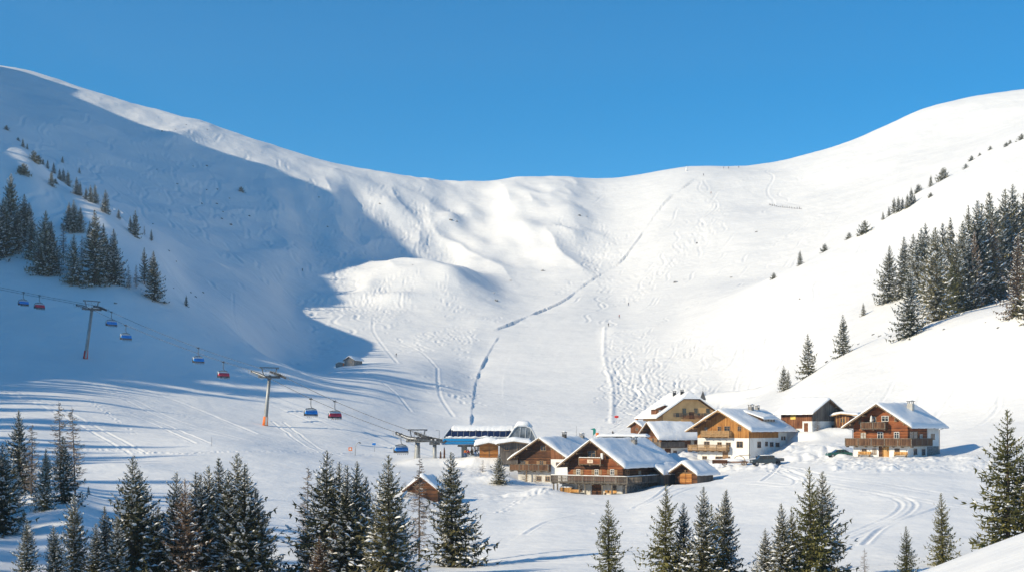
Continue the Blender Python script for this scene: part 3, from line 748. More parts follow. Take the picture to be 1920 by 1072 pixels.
PLACE = {'clump':('in the clump at the left edge','trees in the clump at the left edge'),'corner':('in the bottom left row','trees in the bottom left row'),'middle':('in the bottom middle group','trees in the bottom middle group'),
         'front':('in the foreground below the chalets','trees in the foreground below the chalets'),'bank':('behind the snow bank at bottom right','trees behind the bottom right bank'),'beside_chalet':('between the kiosk and the left chalet',None),
         'lone':('on the slope left of the right forest','lone trees on the right slope'),'right_forest':('in the right hillside forest','trees of the right hillside forest'),'upper_right':('on the upper right skyline slope','small trees on the upper right slope'),
         'left_forest':('in the left hillside forest','trees of the left hillside forest'),'left_crest':('along the left hill crest','small trees along the left hill crest')}
def place_tree(loc, h, kind, wide, label, cat_name, cat, group, tilt=0.0, key=None):
    n = len([k for k in TREEMESH if k[0] == kind])
    meshes = TREEMESH[key or (kind, rnd.randrange(n))]
    root = bpy.data.objects.new(cat_name, None); COL.objects.link(root); root.location = loc
    root.scale = (h*wide, h*wide, h); root.rotation_euler = (rnd.uniform(-.03,.03), rnd.uniform(-.03,.03)+tilt, rnd.uniform(0,6.28))
    tag(root, label, cat, group)
    for me in meshes:
        if len(me.polygons) == 0: continue
        o = bpy.data.objects.new(me.name.split('.')[0], me); COL.objects.link(o); o.parent = root
    return root
cnt = {}
TREES.sort(key=lambda t: t[0])
for t in TREES: cnt[(t[5],t[3])] = cnt.get((t[5],t[3]),0)+1
seen = {}
for (px, base, hp, kd, wide, reg_) in TREES:
    k = (reg_, kd); seen[k] = seen.get(k,0)+1
    desc, nm, cat = KIND[kd]; place, grp = PLACE[reg_]
    if kd in ('small','shrub','thin') and False: pass
    if reg_ in ('corner','middle') and kd != 'larch': wide *= 1.18
    p = hit(px, base, 100 if base > 1000 else 130)
    if base > 1075: p = hit(px, base, 95)
    h = hp*p.y/F
    lab = desc+' '+place
    if cnt[k] > 1: lab += ', ' + ('leftmost' if seen[k] == 1 else (ORD[seen[k]-1]+' from left'))
    place_tree(p - Vector((0,0,.15)), h*1.0, kd, wide*rnd.uniform(.95,1.08), lab, nm, cat, grp)
# wood on the shoulder beyond the left edge: its long shadows reach into the picture
sh_s, sh_x, sh_y, sh_z = SH
yy = 40.0; kk = 0
while yy < 735:
    i = int(np.argmin(np.abs(sh_y-yy)))
    v = rnd.uniform(-8, 4)
    hh = rnd.uniform(14, 25) if yy < 440 else rnd.uniform(7, 15)
    place_tree((sh_x[i]+v, sh_y[i]+rnd.uniform(-1,1), sh_z[i]-2.2-abs(v)*.5), hh*1.15, rnd.choice(('thin','slim','small')), rnd.uniform(.8,1.1), 'dark spruce on the shoulder beyond the left edge of view', 'spruce_tree', 'spruce', 'trees on the shoulder beyond the left edge')
    kk += 1
    yy += rnd.choice((5,7,10,16)) if yy > 440 else rnd.choice((2.5,3,4,6,9)) if yy > 150 else rnd.choice((3,5,8))
# ------------------------------------------------------------------ building materials
M['timber_dark'] = mat_planks('timber_dark', (.035,.016,.009), (.095,.04,.018), (.21,.09,.04), 'Z', .24)
M['timber_red'] = mat_planks('timber_red', (.09,.028,.011), (.25,.078,.028), (.42,.155,.06), 'Z', .24)
M['timber_honey'] = mat_planks('timber_honey', (.2,.08,.02), (.42,.19,.05), (.56,.29,.09), 'V', .2)
M['timber_grey'] = mat_planks('timber_grey', (.07,.058,.05), (.14,.12,.105), (.24,.21,.18), 'V', .2)
M['timber_barn'] = mat_planks('timber_barn', (.09,.032,.014), (.20,.078,.034), (.32,.15,.07), 'V', .22)
M['timber_orange'] = mat_planks('timber_orange', (.22,.08,.02), (.42,.17,.045), (.6,.29,.09), 'Z', .3)
M['rail_grey'] = mat_noise('rail_grey', (.08,.065,.05), (.24,.21,.17), 2.2, .8, (1,1,4), .01)
M['rail_brown'] = mat_planks('rail_brown', (.06,.03,.018), (.15,.075,.04), (.27,.16,.09), 'V', .16, gap=.2)
M['beam'] = mat_noise('beam', (.13,.085,.05), (.30,.21,.13), 1.6, .75, (1,1,3))
M['beam_light'] = mat_noise('beam_light', (.34,.20,.09), (.52,.34,.17), 1.6, .7, (1,1,3))
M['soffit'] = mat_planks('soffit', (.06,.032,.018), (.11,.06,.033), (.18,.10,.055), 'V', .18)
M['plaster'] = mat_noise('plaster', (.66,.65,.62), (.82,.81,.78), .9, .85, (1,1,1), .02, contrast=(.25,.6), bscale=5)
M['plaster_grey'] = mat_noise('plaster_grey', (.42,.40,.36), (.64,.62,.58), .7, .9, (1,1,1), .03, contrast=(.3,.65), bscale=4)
M['ochre'] = mat_noise('ochre', (.54,.32,.13), (.68,.43,.20), .6, .85, (1,1,1), .01)
M['stone'] = mat_noise('stone', (.12,.115,.11), (.36,.34,.32), 2.4, .9, (1,1,1.6), .05)
M['glass'] = mat_noise('glass', (.012,.016,.022), (.05,.06,.07), .8, .08, spec=.6)
M['glass_pale'] = mat_noise('glass_curtain', (.25,.24,.22), (.55,.53,.5), 2.5, .5)  # pale pane, the white curtain put straight into its colour
M['frame_white'] = mat_noise('frame_white', (.62,.6,.56), (.75,.73,.7), 2, .5)
M['frame_wood'] = mat_noise('frame_wood', (.22,.13,.07), (.36,.23,.13), 3, .6)
M['shutter_wood'] = mat_planks('shutter_wood', (.22,.12,.06), (.36,.22,.12), (.46,.31,.18), 'Z', .12)
M['dark_metal'] = mat_noise('dark_metal', (.03,.03,.032), (.07,.07,.075), 4, .5, metallic=.5)
M['roof_snow'] = mat_snow('roof_snow', (.87,.875,.88), ((.5,.18),(2.2,.04)))
M['yellow'] = mat_noise('yellow', (.75,.5,.10), (.85,.62,.18), 1, .6)
M['cream_board'] = mat_noise('cream_board', (.6,.46,.34), (.72,.58,.44), 2, .7)
M['bright_wood'] = mat_planks('bright_wood', (.4,.2,.06), (.6,.34,.12), (.72,.45,.19), 'V', .3)

ZOOM = {'r':(1560,730,7.658),'m':(1270,740,7.656),'n':(1020,800,7.146),'5':(940,720,4.66),'6':(1160,720,5.106),'7':(1440,720,5.106)}
class Building:
    def __init__(s, site_name, name, label, cat, group=None):
        s.o, s.rz, s.W, s.L, s.rt, s.bk = site(site_name)
        s.root = empty(name, s.o, s.rz, label, cat, group)
    def pix(s, z, x, y, face='F'):
        """where the view through a picture point meets a wall: (along, up)"""
        zx, zy, k = ZOOM[z]; px = zx+x/k; py = zy+y/k
        d = Vector(((px-CX)/F, 1, (HY-py)/F))
        if face == 'F': p0 = s.o; n = s.bk
        else:
            sg = 1 if face == 'R' else -1
            p0 = s.o + s.rt*(s.W/2*sg); n = s.rt
        t = p0.dot(n)/d.dot(n); q = d*t - s.o
        return (q.dot(s.rt) if face == 'F' else q.dot(s.bk)), q.z
    def fbox(s, mb, face, a0, a1, out0, out1, z0, z1, mi=None):
        W = s.W/2
        if face == 'F': mb.box(a0, a1, -out1, -out0, z0, z1, mi)
        elif face == 'R': mb.box(W+out0, W+out1, a0, a1, z0, z1, mi)
        else: mb.box(-W-out1, -W-out0, a0, a1, z0, z1, mi)
    def window(s, face, a, z, w, h, shutters=False, frame='frame_wood', glass='glass', cross=True, off=0.0, shut_mat='shutter_wood'):
        f = MB(); t = .09
        o0, o1 = off-.02, off+.07
        s.fbox(f, face, a-w/2-t, a-w/2, o0, o1, z-h/2-t, z+h/2+t); s.fbox(f, face, a+w/2, a+w/2+t, o0, o1, z-h/2-t, z+h/2+t)
        s.fbox(f, face, a-w/2, a+w/2, o0, o1, z+h/2, z+h/2+t); s.fbox(f, face, a-w/2-.06, a+w/2+.06, o0, o1+.09, z-h/2-t, z-h/2)
        if cross:
            s.fbox(f, face, a-.035, a+.035, o0, off+.055, z-h/2, z+h/2)
            s.fbox(f, face, a-w/2, a-.035, o0, off+.05, z+h*.12, z+h*.12+.05); s.fbox(f, face, a+.035, a+w/2, o0, off+.05, z+h*.12, z+h*.12+.05)
        fo = f.build('window', M[frame], s.root)
        g = MB(); s.fbox(g, face, a-w/2, a+w/2, off-.01, off+.02, z-h/2, z+h/2); g.build('pane', M[glass], fo)
        if shutters:
            for sd in (-1, 1):
                if shutters in ('L','Rt') and ((shutters == 'L') != (sd < 0)): continue
                q = MB(); hw = max(w*.26,.3); c = a+sd*(w/2+t+hw+.03); s.fbox(q, face, c-hw, c+hw, off+.015, off+.075, z-h/2-.02, z+h/2+.02)
                q.build('shutter', M[shut_mat], fo)
        return fo
    def winpx(s, z, x0, x1, y0, y1, face='F', **k):
        a0, za = s.pix(z, x0, (y0+y1)/2, face); a1, _ = s.pix(z, x1, (y0+y1)/2, face)
        am = (x0+x1)/2; _, zt = s.pix(z, am, y0, face); _, zb = s.pix(z, am, y1, face)
        return s.window(face, (a0+a1)/2, (zt+zb)/2, max(.35,abs(a1-a0)-.15), max(.4,zt-zb-.15), **k)
    def door(s, face, a, z0, w, h, mat='frame_wood', off=0.0, arch=False):
        f = MB(); t = .1
        s.fbox(f, face, a-w/2-t, a-w/2, off-.02, off+.08, z0, z0+h+t); s.fbox(f, face, a+w/2, a+w/2+t, off-.02, off+.08, z0, z0+h+t); s.fbox(f, face, a-w/2, a+w/2, off-.02, off+.08, z0+h, z0+h+t)
        for k in range(3):
            u0 = a-w/2+.01+k*w/3; s.fbox(f, face, u0, u0+w/3-.03, off-.01, off+.035, z0+.05, z0+h-.01)
        d = f.build('door', M[mat], s.root)
        q = MB(); s.fbox(q, face, a+w*.32, a+w*.38, off+.035, off+.10, z0+1.0, z0+1.08); q.build('handle', M['dark_metal'], d)
        return d

def slab(mb, poly, th, mi=None):
    """roof plane: polygon (counter-clockwise from above) thickened downwards"""
    low = [(x, y, z-th) for x, y, z in poly]; n = len(poly)
    mb.poly(poly, mi); mb.poly(list(reversed(low)), mi)
    for i in range(n):
        j = (i+1) % n; mb.poly([low[i], low[j], poly[j], poly[i]], mi)

def snow_blanket(sec, y0, y1, th, nx=26, ny=22, seed=0, over=.12, wavy=.14, sl=0.0):
    """snow over a roof: sec = list of (x,z) of the roof top from one eave to the other"""
    mb = MB(); xs = [p[0] for p in sec]; zs = [p[1] for p in sec]
    x0, x1 = xs[0]-over, xs[-1]+over
    ex = [x0 + (x1-x0)*i/nx for i in range(nx+1)]
    for r in [p[0] for p in sec[1:-1]]:
        k = min(range(len(ex)), key=lambda i: abs(ex[i]-r)); ex[k] = r
    ey = [y0-over + (y1-y0+2*over)*j/ny for j in range(ny+1)]
    def rz(x):
        if x <= xs[0]: return zs[0]+(x-xs[0])*(zs[1]-zs[0])/(xs[1]-xs[0])
        if x >= xs[-1]: return zs[-1]+(x-xs[-1])*(zs[-1]-zs[-2])/(xs[-1]-xs[-2])
        return float(np.interp(x, xs, zs))
    def rsm(x):                                    # the ridge of the snow is rounded off
        return .25*rz(x-.35)+.5*rz(x)+.25*rz(x+.35) if len(sec) > 2 else rz(x)
    def edge_k(d): return math.sqrt(max(0, 1-max(0, 1-d/.38)**2))
    V = {}
    for j, y in enumerate(ey):
        for i, x in enumerate(ex):
            dx = min(i and x-x0, (nx-i) and x1-x); dy = min(j and y-ey[0], (ny-j) and ey[-1]-y)
            if i in (0, nx): dx = 0
            if j in (0, ny): dy = 0
            k = min(edge_k(dx), edge_k(dy))
            nz = mnoise.noise(Vector((x*.35+seed*7.3, y*.35, seed)))*wavy*2 + mnoise.noise(Vector((x*1.3, y*1.3+seed, seed*3.1)))*wavy*.5
            jx = jy = 0
            if i in (0, nx): jx = mnoise.noise(Vector((y*1.1, seed, 3.3)))*.12*(1 if i else -1)
            if j in (0, ny): jy = mnoise.noise(Vector((x*1.1, seed, 8.3)))*.06*(1 if j else -1)
            V[i,j] = len(mb.v); mb.v.append((x+jx, y+jy, rsm(x)+.03+(th+nz)*(.35+.65*k if k > 0 else .0)+(th*.3 if k == 0 else 0)))
    B = {}
    for i in range(nx+1):
        for j in (0, ny): B[i,j] = len(mb.v); vx = mb.v[V[i,j]]; mb.v.append((vx[0], vx[1], rz(vx[0])+.012-(.10 if i in (0,nx) else 0)))
    for j in range(1, ny):
        for i in (0, nx): B[i,j] = len(mb.v); vx = mb.v[V[i,j]]; mb.v.append((vx[0], vx[1], rz(vx[0])-.09))
    for j in range(ny):
        for i in range(nx): mb.f.append((V[i,j], V[i+1,j], V[i+1,j+1], V[i,j+1])); mb.m.append(0)
    for i in range(nx):
        mb.f.append((B[i,0], B[i+1,0], V[i+1,0], V[i,0])); mb.f.append((B[i+1,ny], B[i,ny], V[i,ny], V[i+1,ny])); mb.m += [0,0]
    for j in range(ny):
        mb.f.append((B[0,j+1], B[0,j], V[0,j], V[0,j+1])); mb.f.append((B[nx,j], B[nx,j+1], V[nx,j+1], V[nx,j])); mb.m += [0,0]
    return mb

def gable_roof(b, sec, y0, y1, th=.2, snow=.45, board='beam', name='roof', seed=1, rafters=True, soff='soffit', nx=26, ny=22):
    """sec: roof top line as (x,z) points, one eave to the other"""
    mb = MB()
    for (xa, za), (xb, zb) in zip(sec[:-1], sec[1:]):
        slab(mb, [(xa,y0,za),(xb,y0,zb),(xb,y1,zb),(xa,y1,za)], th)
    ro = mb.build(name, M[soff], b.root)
    # barge boards at both rakes, purlin ends and rafters under the front overhang
    for yy in (y0, y1):
        f = MB(); o0, o1 = (-.07, -.005) if yy == y0 else (.005, .07)
        for (xa, za), (xb, zb) in zip(sec[:-1], sec[1:]):
            f.hexa([(xa,yy+o0,za-th-.06),(xb,yy+o0,zb-th-.06),(xb,yy+o1,zb-th-.06),(xa,yy+o1,za-th-.06),(xa,yy+o0,za+.05),(xb,yy+o0,zb+.05),(xb,yy+o1,zb+.05),(xa,yy+o1,za+.05)])
        f.build('barge_board', M[board], ro)
    if rafters:
        p = MB(); W = b.W/2
        xr = min((q[0] for q in sec), key=lambda v: abs(v))
        zr = lambda x: float(np.interp(x, [q[0] for q in sec], [q[1] for q in sec]))
        for x in (-W+.1, -W*.5, 0, W*.5, W-.1):
            z = zr(x)-th-.24
            p.box(x-.11, x+.11, y0+.06, .02, z-.13, z+.10)
        p.build('purlin', M[board], ro)
    sb = snow_blanket(sec, y0, y1, snow, nx, ny, seed)
    so_ = sb.build('snow_cover', M['roof_snow'], ro, smooth=True)
    return ro

def pent(b, name, mat, x0, x1, y0, y1, z0, sec, mat_list=None):
    """wall block with a top that follows the roof underside"""
    top = [(x, z) for x, z in sec]
    out = [(x0, z0)] + [(x1, z0)] + list(reversed(top))
    mb = MB(); mb.prism(out, y0, y1)
    return mb.build(name, M[mat] if isinstance(mat, str) else mat, b.root)

def chimney(b, parent, x, y, z, w=.8, h=1.5, mat='plaster', cap=True):
    mb = MB(); mb.box(x-w/2, x+w/2, y-w/2, y+w/2, z-1.2, z+h)
    c = mb.build('chimney', M[mat], parent)
    if cap:
        k = MB()
        for sx in (-1,1):
            for sy in (-1,1): k.box(x+sx*w*.38-.05, x+sx*w*.38+.05, y+sy*w*.38-.05, y+sy*w*.38+.05, z+h, z+h+.35)
        k.box(x-w*.62, x+w*.62, y-w*.62, y+w*.62, z+h+.35, z+h+.43); k.build('chimney_cap', M['dark_metal'], c)
        q = MB(); q.ellip((x,y,z+h+.47), w*.55, w*.55, .16, 10, 6); q.build('chimney_snow', M['roof_snow'], c, True)
    return c

def balcony(b, x0, x1, out, z, rail_h=1.0, side=None, mat='rail_brown', toprail='rail_grey', floor='beam', brackets=True, snow=False, slats=False, ends=(True,True)):
    """balcony along the front from x0 to x1; side = (length) carries it round the right corner"""
    f = MB(); f.box(x0, x1, -out, -.01, z-.14, z)
    if side: f.box(b.W/2+.01, b.W/2+out, -.005, side, z-.14, z)
    if brackets:
        n = max(2, int((x1-x0)/1.6))
        for k in range(n+1):
            x = x0+.15+(x1-x0-.3)*k/n; f.box(x-.08, x+.08, -out+.1, -.012, z-.36, z-.143)
    bo = f.build('balcony', M[floor], b.root)
    r = MB(); runs = [((x0, -out+.05), (x1, -out+.05), 'x')]
    if ends[0]: runs.append(((x0+.05, -out+.10), (x0+.05, -.02), 'y'))
    if side: runs += [((x1-.05, -out+.10), (x1-.05, side), 'y')]
    elif ends[1]: runs.append(((x1-.05, -out+.10), (x1-.05, -.02), 'y'))
    for (xa, ya), (xb, yb), ax in runs:
        if slats:
            n = int(max(abs(xb-xa), abs(yb-ya))/.19)
            for k in range(n):
                t = (k+.5)/n; x = xa+(xb-xa)*t; y = ya+(yb-ya)*t
                r.box(x-.05, x+.05, y-.02, y+.02, z+.08, z+rail_h-.04); 
                if k % 2: r.box(x-.085, x+.085, y-.024, y+.024, z+rail_h*.4, z+rail_h*.62)
            if ax == 'x': r.box(xa, xb, ya-.025, ya+.025, z+.02, z+.12)
            else: r.box(xa-.025, xa+.025, ya, yb, z+.02, z+.12)
        else:
            if ax == 'x': r.box(xa, xb, ya-.03, ya+.03, z-.02, z+rail_h-.05)
            else: r.box(xa-.03, xa+.03, ya, yb, z-.02, z+rail_h-.05)
    r.build('railing_boards', M[mat], bo)
    t = MB()
    for (xa, ya), (xb, yb), ax in runs:
        n = max(1, int(max(abs(xb-xa), abs(yb-ya))/2.0))
        for k in range(n+1):
            x = xa+(xb-xa)*k/n; y = ya+(yb-ya)*k/n; t.box(x-.07, x+.07, y-.07, y+.07, z-.16, z+rail_h+.02)
        if ax == 'x': t.box(xa-.08, xb+.08, ya-.09, ya+.09, z+rail_h-.04, z+rail_h+.06); t.box(xa, xb, ya-.05, ya+.05, z-.17, z-.03)
        else: t.box(xa-.09, xa+.09, ya+.01, yb, z+rail_h-.04, z+rail_h+.057); t.box(xa-.05, xa+.05, ya, yb, z-.17, z-.03)
    t.build('handrail', M[toprail], bo)
    if snow:
        q = MB()
        for (xa, ya), (xb, yb), ax in runs[:1]+(runs[-1:] if side else []):
            n = 24
            pts = [(xa+(xb-xa)*k/n, ya+(yb-ya)*k/n, z+rail_h+.08) for k in range(n+1)]
            q.tube(pts, [.05+.06*rnd.random() for _ in pts], 6)
        q.build('railing_snow', M['roof_snow'], bo, True)
    return bo

def sec_sym(W, he, hp, ov, dz=.12):
    """roof line: half width W/2, overhang ov"""
    s = (hp-he)/(W/2); return [(-W/2-ov, he-ov*s+dz), (0, hp+dz), (W/2+ov, he-ov*s+dz)]
def wall_sec(W, he, hp): return [(-W/2, he-.12), (0, hp-.12), (W/2, he-.12)]

# ------------------------------------------------------------------ right chalet
def right_chalet():
    b = Building('right_chalet', 'chalet', 'dark timber chalet standing alone at far right, long railed balcony over white ground floor', 'chalet')
    W, L = b.W, b.L; he, hp, bh = 5.85, 9.0, 2.1
    p = MB(); p.box(-W/2, W/2, 0, L, -3, bh); p.build('plaster_wall', M['plaster'], b.root)
    pent(b, 'timber_wall', 'timber_red', -W/2, W/2, -.03, L, bh, wall_sec(W, he, hp))
    q = MB(); q.box(W/2+.003, W/2+.06, 8.6, L+.03, bh-.3, 4.9); q.build('plaster_panel', M['plaster'], b.root)
    q = MB(); q.box(W/2+.003, W/2+.05, 8.6, L+.02, -3, bh-.3); q.build('stone_foundation', M['stone'], b.root)
    ro = gable_roof(b, sec_sym(W, he, hp, 1.35), -1.7, L+1.0, .2, .42, 'beam', seed=2)
    chimney(b, ro, 2.0, 8.5, 8.0, .95, 1.3, 'plaster_grey')
    pz = lambda x, y, f='F': b.pix('r', x, y, f)
    balcony(b, -W/2-1.0, W/2+1.1, 1.15, 2.05, 1.15, side=8.3)
    x0, _ = pz(455, 560); x1, _ = pz(835, 560)
    balcony(b, -3.0, 1.35, 1.2, 4.95, 1.0)
    for r in ((715,815,375,455,dict(frame='frame_white')), (550,640,380,460,dict(glass='glass_pale')), (380,420,430,495,{}), (900,935,395,455,{}), (410,492,612,706,dict(glass='glass_pale')),
              (655,737,606,706,dict(frame='frame_white')), (893,967,606,700,dict(frame='frame_white')), (428,497,848,930,{}), (583,636,845,925,dict(glass='glass_pale')), (898,972,845,930,{})):
        b.winpx('r', *r[:4], off=.03 if r[3] < 800 else 0, **r[4])
    for r in ((1172,1218,845,930,{}), (1288,1336,850,938,{})): b.winpx('r', *r[:4], face='R', **r[4])
    b.winpx('r', 1415, 1465, 632, 715, face='R', off=.06)
    b.winpx('r', 1110, 1230, 600, 700, face='R', glass='glass', cross=True, shutters=False)
    b.winpx('r', 1258, 1296, 640, 705, face='R', glass='glass_pale', frame='frame_white', cross=False)
    a, _ = pz(770, 900); b.door('F', a, .05, 1.0, 2.0, 'bright_wood'); a, _ = pz(725, 900); b.door('F', a-.25, .05, .55, 1.9, 'timber_dark')
    g = MB(); g.tube([(W/2+1.3, L+.6, he-.5), (W/2+.8, L+.5, he-.9), (W/2+.12, L+.1, he-1.2), (W/2+.12, L+.1, .2)], .06, 6); g.build('drainpipe', M['dark_metal'], ro)
    g = MB(); g.tube([(-W/2-1.3, -.5, he-.7), (-W/2-.8, -.4, he-1.0), (-W/2-.1, -.12, he-1.2), (-W/2-.1, -.12, 3.2)], .05, 6); g.build('drainpipe', M['dark_metal'], ro)
    for x0, x1 in ((-3.9,-1.5), (2.6,5.0)):
        t = empty('bench', b.o + b.rt*((x0+x1)/2) - b.bk*.5, b.rz, 'pale wooden bench against the wall at the %s of the far right chalet front' % ('left' if x0 < 0 else 'right'), 'bench')
        h = (x1-x0)/2; m_ = MB(); m_.box(-h, h, -.22, .22, .42, .5); m_.build('seat', M['bright_wood'], t)
        m_ = MB(); m_.box(-h, h, .2, .26, .55, .95); m_.build('backrest', M['bright_wood'], t)
        for sx in (-h+.2, h-.2): m_ = MB(); m_.box(sx-.05, sx+.05, -.2, .26, -.2, .418); m_.build('leg', M['beam'], t)
    u = MB(); u.tube([(0,0,0),(0,0,2.3)], .03, 6)     # parasol folded on the upper balcony
    t = empty('parasol', b.o + b.rt*(-1.3) - b.bk*.7 + Vector((0,0,4.95)), b.rz, 'folded cream parasol on the upper balcony of the far right chalet', 'parasol')
    u.build('pole', M['frame_wood'], t); u = MB(); u.tube([(0,0,1.0),(0,0,1.3),(0,0,2.0),(0,0,2.3)], [.22,.26,.14,.02], 9); u.build('canopy', M['plaster'], t, True)
right_chalet()

# ------------------------------------------------------------------ honey coloured chalet in the middle
def mid_chalet():
    b = Building('mid_chalet', 'chalet', 'large honey timber chalet with two carved balconies above white plaster walls', 'chalet')
    W, L = b.W, b.L; he, hp, bh = 6.9, 10.4, 4.65
    p = MB(); p.box(-W/2, W/2, 0, L, -3, bh); p.build('plaster_wall', M['plaster'], b.root)
    pent(b, 'timber_wall', 'timber_honey', -W/2-.03, W/2+.03, -.05, L-4, bh-.02, [(-W/2-.03, he-.14), (0, hp-.12), (W/2+.03, he-.14)])
    pent(b, 'plaster_rear_wall', 'plaster', -W/2, W/2, L-3.99, L, bh+.003, wall_sec(W, he, hp))
    ro = gable_roof(b, sec_sym(W, he, hp, 1.7), -2.1, L+1.2, .22, .5, 'beam_light', seed=3, soff='soffit')
    s = (hp-he)/(W/2)
    chimney(b, ro, 1.2, 9.5, hp-.3, .95, 1.25, 'stone'); chimney(b, ro, .6, 13.2, hp-.2, .8, 1.0, 'stone')
    balcony(b, -W/2+1.7, 2.1, 1.3, 5.0, 1.1, mat='beam_light', toprail='beam_light', floor='beam_light', slats=True)
    balcony(b, -W/2-1.6, 1.6, 1.4, 2.0, 1.15, mat='beam_light', toprail='beam', floor='beam', slats=True)
    for r in ((385,462,665,748,dict(frame='frame_wood')), (852,942,665,752,dict(frame='frame_wood')), (675,760,445,522,dict(frame='frame_wood')), (580,632,450,522,dict(frame='frame_wood')), (868,920,448,515,{}),
              (392,436,460,525,dict(glass='glass_pale')), (575,635,675,735,{}), (700,765,680,735,{}), (360,425,875,940,{}), (548,655,880,940,{}), (690,760,880,930,{})):
        b.winpx('m', *r[:4], off=.05 if r[3] < 600 else 0, **r[4])
    for r in ((1148,1198,668,755), (1260,1296,668,732), (1328,1376,675,740), (1408,1462,682,742), (1125,1165,875,925), (1490,1512,592,645), (1525,1548,592,645)):
        b.winpx('m', *r, face='R', cross=True)
    for x0, x1 in ((1330,1352), (1215,1230)): b.winpx('m', x0, x1, 490, 545, face='R', cross=False, off=.03)
    a, _ = b.pix('m', 660, 900); b.door('F', a+.5, -.1, 1.1, 2.0, 'frame_wood')
    g = MB(); g.tube([(W/2+.1,-.15,-.2),(W/2+.1,-.15,he-.6)], .07, 6); g.build('drainpipe', M['dark_metal'], ro)
    # dormer on the right slope
    y0, y1 = 7.2, 12.5; xs = 2.6; zr = lambda x: hp-s*abs(x)+.12
    d = MB(); d.box(xs, xs+2.7, y0, y1, zr(xs+2.9)-.2, zr(xs+2.7)+1.15); dm = d.build('dormer', M['timber_dark'], ro)
    for k in range(4):
        q = MB(); ya = y0+.5+k*1.15; q.box(xs+2.7, xs+2.75, ya, ya+.8, zr(xs+2.7)+.3, zr(xs+2.7)+.95); q.build('dormer_window', M['glass_pale'], dm)
    q = MB(); zt = zr(xs+2.7)+1.2
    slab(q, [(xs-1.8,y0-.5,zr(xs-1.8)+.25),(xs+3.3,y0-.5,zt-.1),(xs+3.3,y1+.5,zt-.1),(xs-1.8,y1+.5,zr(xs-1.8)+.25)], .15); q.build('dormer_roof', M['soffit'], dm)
    sb = snow_blanket([(xs-1.8, zr(xs-1.8)+.25), (xs+3.3, zt-.1)], y0-.5, y1+.5, .42, 12, 12, 9); sb.build('dormer_snow', M['roof_snow'], dm, True)
mid_chalet()

